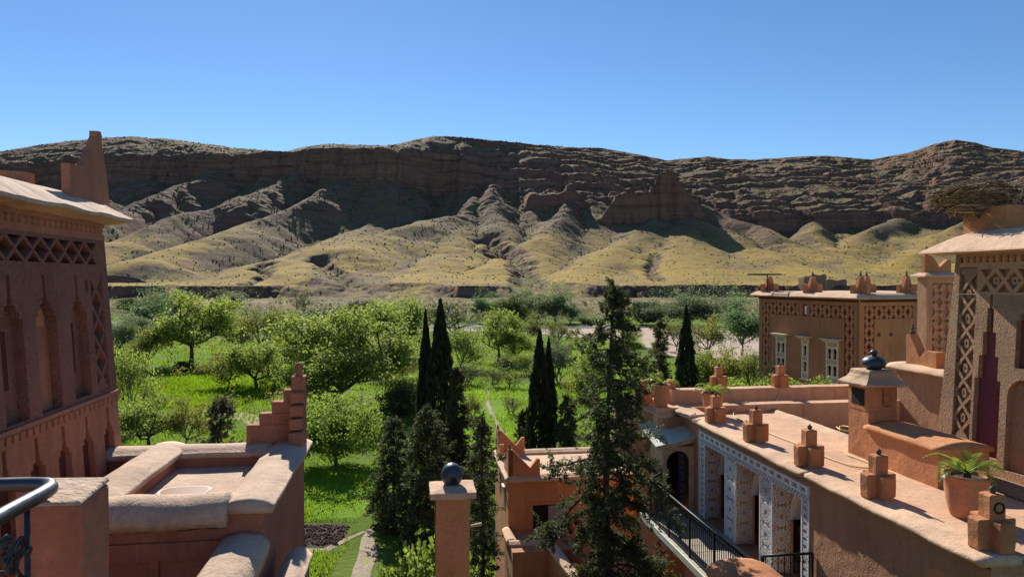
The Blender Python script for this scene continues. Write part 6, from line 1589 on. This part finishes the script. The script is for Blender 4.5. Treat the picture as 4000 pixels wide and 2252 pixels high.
# roof: a steep lip towards the court, pale and worn
lt.part(hip_roof(lt, -10.9, -5.42, 6.4, 15.02, 1.12, [(0.35, -0.08), (0.0, 0.0), (0.0, 0.06), (0.28, 0.24), (0.55, 0.40), (0.8, 0.47), (1.4, 0.5)], M_CAPL, 40, 0.03), 'roof', M_CAPL)
m = MB(); m.plate([[(13.28, 1.40), (14.93, 1.40), (14.88, 2.0), (14.74, 2.70), (14.80, 2.74), (14.75, 2.85), (14.58, 2.83), (14.56, 2.72), (14.3, 2.42), (13.98, 2.12), (13.78, 2.04), (13.34, 2.02)]], 0.02, 0.16, fE(-0.22), back=True); mg = lt.part(m, 'merlon', M_LSMOOTH)
m = MB(); m.plate([[(-6.7, 1.45), (-6.3, 1.45), (-6.3, 1.78), (-6.7, 1.80)]], 0, 0.28, faceS(13.1), back=True); lt.part(m, 'merlon', M_LSMOOTH)

# ------------------------------------------------------------------ lower house with the sunken roof
lh = Thing('sunken_roof_house', (-3.4, 12.5, GROUND), 'low house with thick rounded copings around a sunken sunlit roof', 'house')
m = MB(); m.box(-6.3, -2.08, 10.55, 14.45, GROUND, -3.6)
m.box(-2.56, -2.08, 10.55, 14.45, -3.6, -3.22); m.box(-4.8, -2.56, 13.95, 14.45, -3.6, -3.22); m.box(-4.8, -4.3, 10.55, 13.95, -3.6, -3.22); m.box(-4.3, -2.56, 10.55, 10.98, -3.6, -3.22); m.box(-6.3, -4.8, 14.0, 14.45, -3.6, -3.25)
lh.part(m, 'wall', M_LSMOOTH)
m = MB(); m.box(-4.29, -2.57, 10.99, 13.94, -3.6, -3.52, 0.25).wobble(0.002, 1.1); lh.part(m, 'roof_floor', M_CAPL)
cpn = lambda w, h=0.09: coping_prof(-w, w, h, 0.10, 9)
m = MB(); m.sweep(cpn(0.36), (-2.30, 14.55, -3.22), (-2.30, 10.45, -3.22), 0.14, wob=0.018); lh.part(m, 'coping', M_CAPL, smooth=True)
m = MB(); m.sweep(cpn(0.33), (-4.56, 14.4, -3.20), (-4.56, 10.5, -3.20), 0.14, wob=0.018); lh.part(m, 'coping', M_CAPL, smooth=True)
m = MB(); m.sweep(cpn(0.32), (-6.3, 14.22, -3.24), (-2.62, 14.22, -3.24), 0.14, wob=0.018); lh.part(m, 'coping', M_CAPL, smooth=True)
m = MB(); m.sweep([(-0.34, -0.26), (-0.36, -0.1), (-0.28, 0.03), (-0.12, 0.10), (0.06, 0.12), (0.22, 0.08), (0.30, 0.0), (0.30, -0.1)], (-2.58, 10.72, -3.22), (-5.0, 10.72, -3.22), 0.14, side=(0, 1, 0), wob=0.03); lh.part(m, 'coping', M_CAPL, smooth=True)
m = MB(); m.box(-4.9, -2.62, 10.50, 10.56, -3.53, -3.46, 0.06).wobble(0.02, 9); lh.part(m, 'drip_edge', M_KD)
m = MB(); m.plate([[(-6.2, -8), (-2.1, -8), (-2.1, -3.7), (-6.2, -3.7)], rect(-5.6, -3.62, -8, -3.95), rect(-3.5, -2.55, -8, -3.95)], 0, 0.05, faceS(10.55)); lh.part(m, 'panel_facing', M_LSMOOTH)
pd = MB(); P = []
for i in range(28):
    a = 6.283 * i / 28; P.append((-3.72 + 0.36 * math.cos(a) * (1 + 0.12 * math.sin(3 * a)), 12.35 + 0.36 * math.sin(a) * (1 + 0.15 * math.cos(2 * a))))
tp = NT('puddle_water'); tp.b.inputs['Base Color'].default_value = (0.30, 0.15, 0.07, 1); tp.b.inputs['Roughness'].default_value = 0.28; tp.b.inputs['Specular IOR Level'].default_value = 0.22
pp = Thing('rain_puddle', (-3.72, 12.35, -3.505), 'small brown rain puddle on the floor of the sunken roof', 'puddle')
pd.add([(x, y, -3.5115) for x, y in P], [tuple(range(28))]); pp.part(pd, 'water', tp.m, recalc=False)
wt = MB(); P2 = [(x + (x + 3.72) * 0.13, y + (y - 12.35) * 0.13) for x, y in P]
tw2 = NT('wet_floor'); tw2.b.inputs['Base Color'].default_value = (0.30, 0.22, 0.18, 1); tw2.b.inputs['Roughness'].default_value = 0.62; tw2.set(tw2.b, 'Normal', tw2.bump(tw2.noise(tw2.pos(), 25, 4, 0.7), 0.5, 0.02))
wt.add([(x, y, -3.5145) for x, y in P2], [tuple(range(28))]); pp.part(wt, 'wet_rim', tw2.m, recalc=False)
# stepped corner merlon
sm_ = MB(); x1, y1 = -2.02, 14.42
for k, (L, h0, h1) in enumerate([(1.10, 0, 0.31), (0.86, 0.31, 0.53), (0.63, 0.53, 0.745), (0.40, 0.745, 0.975)]):
    q = MB(); q.box(x1 - L, x1 - 0.001 * k, y1 - 0.22, y1 - 0.001 * k, -3.12 + h0 - (0.16 if k == 0 else 0), -3.12 + h1 + (0.0 if k == 3 else 0.0), 0.14); sm_.add(q.v, q.f)
mr = lh.part(sm_.wobble(0.012, 3.0), 'stepped_merlon', M_LSMOOTH, bevel=0.015)
q = MB()
for k in range(4):
    b = MB(); b.box(x1 - 0.26, x1 + 0.0, y1 - 0.24 - 0.09 * (4 - k), y1 - 0.222, -3.12 + 0.24 * k - (0.12 if k == 0 else 0), -3.12 + 0.24 * (k + 1) - 0.025, 0.12); q.add(b.v, b.f)
lh.part(q.wobble(0.015, 3.0), 'merlon_steps', M_LSMOOTH, mr, bevel=0.02)
q = MB(); q.box(x1 - 0.26, x1 + 0.002, y1 - 0.26, y1 + 0.002, -2.145, -1.88, 0.12).wobble(0.015, 3); lh.part(q, 'merlon_top', M_LSMOOTH, mr, bevel=0.02)
q = MB(); q.lathe([(0.10, 0), (0.06, 0.03), (0.075, 0.10), (0.05, 0.15), (0.075, 0.19), (0.05, 0.24), (0.02, 0.26)], 14, (x1 - 0.13, y1 - 0.13, -1.885)); lh.part(q, 'merlon_knob', M_LSMOOTH, mr, smooth=True)
# lower walls in front
m = MB(); m.sweep([(-0.34, -0.22), (-0.36, -0.05), (-0.25, 0.08), (0, 0.13), (0.25, 0.08), (0.36, -0.05), (0.34, -0.22)], (-2.35, 10.56, -3.72), (-2.35, 7.5, -3.82), 0.14, wob=0.018); lh.part(m, 'wing_coping', M_CAPL, smooth=True)
m = MB(); m.box(-2.62, -2.085, 7.5, 10.54, GROUND, -3.92); lh.part(m, 'wing_wall', M_LSMOOTH)
m = MB(); m.sweep(cpn(0.18, 0.10), (-1.70, 11.3, -4.25), (-1.70, 8.0, -4.25), 0.14, wob=0.02); lh.part(m, 'wing_coping', M_CAPL, smooth=True)
m = MB(); m.box(-1.86, -1.55, 8.0, 11.28, GROUND, -4.3); lh.part(m, 'wing_wall', M_LSMOOTH)

# ------------------------------------------------------------------ viewing terrace, pier and railing at the bottom left
vt = Thing('viewing_terrace', (-1.2, 1.0, GROUND), 'plastered terrace corner with a square pier at the bottom left', 'terrace')
m = MB(); m.box(-5.5, -1.095, -4, 2.79, GROUND, -1.75); m.box(-1.095, 2.0, -4, 0.6, GROUND, -1.75); vt.part(m, 'terrace_wall', M_LSMOOTH)
m = MB(); m.box(-1.305, -1.095, 2.56, 2.79, -1.75, -0.752, 0.05).wobble(0.006, 5); pr_ = vt.part(m, 'pier', M_LSMOOTH, bevel=0.012)
m = MB(); m.hexa([(-1.306, 2.558, -0.76), (-1.094, 2.558, -0.76), (-1.094, 2.792, -0.742), (-1.306, 2.792, -0.742), (-1.30, 2.564, -0.745), (-1.10, 2.564, -0.748), (-1.10, 2.786, -0.725), (-1.30, 2.786, -0.72)]); vt.part(m, 'pier_top', M_CAPL, pr_, bevel=0.006)
ra = Thing('terrace_railing', (-1.2, 1.5, -1.75), 'wrought iron railing with polished tube handrail and scrolls, bottom left', 'railing')
tS = NT('polished_steel'); tS.b.inputs['Base Color'].default_value = (0.11, 0.11, 0.115, 1); tS.b.inputs['Metallic'].default_value = 0.9
tS.set(tS.b, 'Roughness', tS.ramp(tS.noise(tS.pos(), 18, 4, 0.6), [(0.3, 0.34), (0.7, 0.55)]))
cr = smooth_path([(-1.205, 0.3, -0.70), (-1.205, 1.2, -0.70), (-1.20, 2.2, -0.70), (-1.19, 2.50, -0.70), (-1.205, 2.585, -0.70), (-1.26, 2.62, -0.70), (-1.45, 2.63, -0.70), (-2.2, 2.63, -0.70), (-3.4, 2.63, -0.70)], 5)
m = MB(); m.tube(cr, 0.0245, 14); ra.part(m, 'handrail', tS.m, smooth=True)
M_OLDIRON = simple('worn_iron', (0.060, 0.058, 0.062), 0.45, 0.7, 0.5, 30)
def spiral(c, ax, r0, turns, sgn=1, k=26, start=0.0):
    P = []
    for i in range(k):
        t = i / (k - 1); a = start + sgn * turns * 6.283 * t; r_ = r0 * (1 - 0.82 * t)
        P.append((c[0], c[1] + r_ * math.cos(a), c[2] + r_ * math.sin(a)) if ax == 'y' else (c[0] + r_ * math.cos(a), c[1], c[2] + r_ * math.sin(a)))
    return P
for y in (2.44, 2.15, 1.86):
    m = MB(); m.tube([(-1.205, y, -0.72), (-1.205, y, -1.75)], 0.009, 8)
    for z_ in (-0.86, -0.99, -1.2): m.lathe([(0.010, -0.012), (0.016, 0), (0.010, 0.012)], 8, (-1.205, y, z_))
    ra.part(m, 'baluster', M_OLDIRON, smooth=True)
for y in (2.44, 2.15):
    for (dy, z_, r_, s_, st) in ((-0.045, -0.84, 0.032, 1, 0), (-0.09, -0.87, 0.035, -1, 3.1), (-0.05, -0.98, 0.045, 1, 1.5), (-0.17, -0.96, 0.055, -1, 0.6), (-0.20, -0.86, 0.04, 1, 2), (-0.06, -1.12, 0.04, -1, 0), (-0.18, -1.1, 0.05, 1, 2), (-0.235, -1.02, 0.04, -1, 1), (-0.12, -0.80, 0.03, 1, 4), (-0.12, -1.05, 0.035, -1, 2.5), (-0.24, -0.80, 0.032, -1, 0)):
        m = MB(); m.tube(spiral((-1.205, y + dy, z_), 'y', r_ * 1.15, 2.0, s_, start=st), 0.0072, 6); ra.part(m, 'scroll', M_OLDIRON, smooth=True)
    m = MB(); m.tube(smooth_path([(-1.205, y - 0.01, -0.95), (-1.205, y - 0.06, -0.90), (-1.205, y - 0.12, -0.80), (-1.205, y - 0.20, -0.74)]), 0.006, 6); ra.part(m, 'scroll', M_OLDIRON, smooth=True)
    m = MB(); m.tube(smooth_path([(-1.205, y - 0.01, -1.20), (-1.205, y - 0.10, -1.05), (-1.205, y - 0.15, -0.95), (-1.205, y - 0.26, -0.93)]), 0.006, 6); ra.part(m, 'scroll', M_OLDIRON, smooth=True)
for z_ in (-0.80, -1.0):
    m = MB(); m.tube([(-1.215, 2.63, z_), (-3.4, 2.63, z_)], 0.007, 6); ra.part(m, 'cross_bar', M_OLDIRON)
for i in range(8):
    x = -1.42 - i * 0.2; m = MB(); m.tube([(x, 2.63, -0.72), (x, 2.63, -1.75)], 0.008, 6); m.tube(spiral((x - 0.07, 2.63, -0.90), 'x', 0.06, 1.6, 1), 0.006, 5); ra.part(m, 'baluster', M_OLDIRON, smooth=True)

# ------------------------------------------------------------------ chimney pillar with dark ball pot
cpl = Thing('chimney_pillar', (0.63, 10.75, GROUND), 'tall orange plaster pillar with a flat cap at the bottom centre', 'pillar')
m = MB(); m.box(0.38, 0.875, 10.5, 11.0, GROUND, -3.24, 0.5).wobble(0.012, 1.0); cpl.part(m, 'shaft', M_ORANGE)
m = MB(); m.box(0.29, 0.965, 10.42, 11.10, -3.24, -3.15, 0.11); m.v = [(x, y, z_ + (0.05 * (1 - max(abs(x - 0.63), abs(y - 10.76)) / 0.34) if z_ > -3.2 else 0)) for x, y, z_ in m.v]; m.wobble(0.014, 4); cpl.part(m, 'cap', M_CAPR)
m = MB(); m.tube([(0.88, 10.72, -3.76), (1.08, 10.74, -3.73)], 0.024, 8); cpl.part(m, 'wooden_peg', M_WOOD)
m = MB(); m.tube([(0.370, 10.52, -3.2), (0.365, 10.52, -4.3), (0.37, 10.53, -6)], 0.006, 5); cpl.part(m, 'cable', M_IRON)
ball = Thing('ceramic_ball', (0.63, 10.78, -3.12), 'dark blue ball pot with small arched opening on the orange pillar', 'pot')
R0 = 0.172
prof = [(0.02, 0.0)] + [(R0 * math.sin(a) * 0.98, 0.16 - 0.18 * math.cos(a)) for a in np.linspace(0.75, 3.0, 14)] + [(0.015, 0.342)]
m = MB(); m.lathe(prof, 32, (0.63, 10.78, -3.13)); body = ball.part(m, 'body', M_BALL, smooth=True)
fnb = lambda u, v, w: (0.63 + 0.015 + u, 10.78 - math.sqrt(max(0.001, R0 ** 2 - u * u - (0.8 * (v + 2.97)) ** 2)) - w, v)
m = MB(); m.plate([arch(-0.045, 0.045, -3.085, -2.965, 8)], -0.01, 0.005, fnb); ball.part(m, 'opening', M_DARK, body)

# ------------------------------------------------------------------ small orange house in the middle
mh = Thing('orange_house', (5, 26.5, GROUND), 'small orange flat-roofed house with notched merlons behind the ragged conifer', 'house')
m = MB(); m.box(3.45, 8.3, 24.9, 28.7, GROUND, -7.2); mh.part(m, 'wall', M_ORANGE)
m = MB(); m.box(3.8, 8.2, 25.2, 28.4, -7.2, -7.12, 0.4).wobble(0.01, 1); mh.part(m, 'roof_floor', M_CAPR)
for a, b in (((3.62, 28.9, -7.08), (3.62, 24.75, -7.08)), ((3.5, 25.05, -7.08), (8.3, 25.05, -7.08)), ((3.5, 28.6, -7.05), (8.3, 28.6, -7.05))):
    m = MB(); m.sweep(coping_prof(-0.26, 0.26, 0.09, 0.14), a, b, 0.25, wob=0.02); mh.part(m, 'coping', M_CAPR, smooth=True)
pr = [(0, 0), (1.15, 0), (1.15, 0.62), (1.05, 0.64), (0.80, 0.32), (0.16, 0.98), (0.0, 1.0)]
for y in (25.05, 28.5):
    m = MB(); m.plate([[(3.45 + u, -7.05 + v) for u, v in pr]], 0, 0.16, faceS(y), back=True); o = mh.part(m, 'merlon', M_ORANGE)
    m = MB(); m.plate([[(y - 0.16 + (u if y < 26 else -u * 0.9), -7.05 + v * 0.98) for u, v in pr]], 0, 0.16, faceW(3.62), back=True); mh.part(m, 'merlon', M_ORANGE)
    m = MB(); m.lathe([(0.02, 0), (0.05, 0.03), (0.05, 0.06), (0.02, 0.09), (0.04, 0.13), (0.01, 0.18)], 8, (3.52, y - 0.05, -6.07)); mh.part(m, 'ball_stack', M_STONE, o)
for y, z0 in ((25.6, -8.4), (26.9, -8.2)):
    m = MB(); m.plate([rect(y, y + 0.35, z0, z0 + 0.75)], 0, 0.02, faceW(3.45)); w = mh.part(m, 'shutter', M_DOOR)
    m = MB(); m.box(3.34, 3.45, y - 0.06, y + 0.41, z0 + 0.78, z0 + 0.84); mh.part(m, 'lintel', M_CREAM, w)
m = MB(); m.plate([rect(4.35, 5.5, -9.0, -8.05)], 0, 0.02, faceS(24.9)); w = mh.part(m, 'window', M_DARK)
m = MB(); m.box(4.28, 5.57, 24.82, 24.9, -8.05, -7.97); m.box(4.28, 5.57, 24.82, 24.9, -9.08, -9.0); mh.part(m, 'window_frame', M_ORANGE, w)
m = MB(); m.plate([rect(4.9, 5.5, -8.95, -8.1)], 0.02, 0.03, faceS(24.9)); mh.part(m, 'pane', M_TGREY, w)
m = MB(); m.tube([(5.25, 24.9, -7.55), (5.25, 24.6, -7.62)], 0.04, 6); mh.part(m, 'spout', M_WOOD)
m = MB(); m.box(3.32, 5.6, 22.9, 24.88, GROUND, -8.95); mh.part(m, 'annex_wall', M_WALLR)
for a, b in (((3.4, 24.9, -8.87), (3.4, 23.6, -8.87)), ((3.3, 23.55, -8.87), (4.45, 23.55, -8.87)), ((4.4, 24.0, -8.6), (5.0, 20.6, -9.0))):
    m = MB(); m.sweep(coping_prof(-0.16, 0.16, 0.07, 0.12), a, b, 0.2, wob=0.015); mh.part(m, 'annex_coping', M_CAPR, smooth=True)
m = MB(); m.hexa([(4.35, 23.9, GROUND), (4.95, 20.7, GROUND), (5.15, 20.7, GROUND), (4.55, 23.9, GROUND), (4.35, 23.9, -8.65), (4.95, 20.7, -9.05), (5.15, 20.7, -9.05), (4.55, 23.9, -8.65)]); mh.part(m, 'annex_wall', M_WALLR)
m = MB(); m.box(5.2, 8.39, 18.5, 24.88, GROUND, -9.6); mh.part(m, 'yard_wall', M_WALLR)
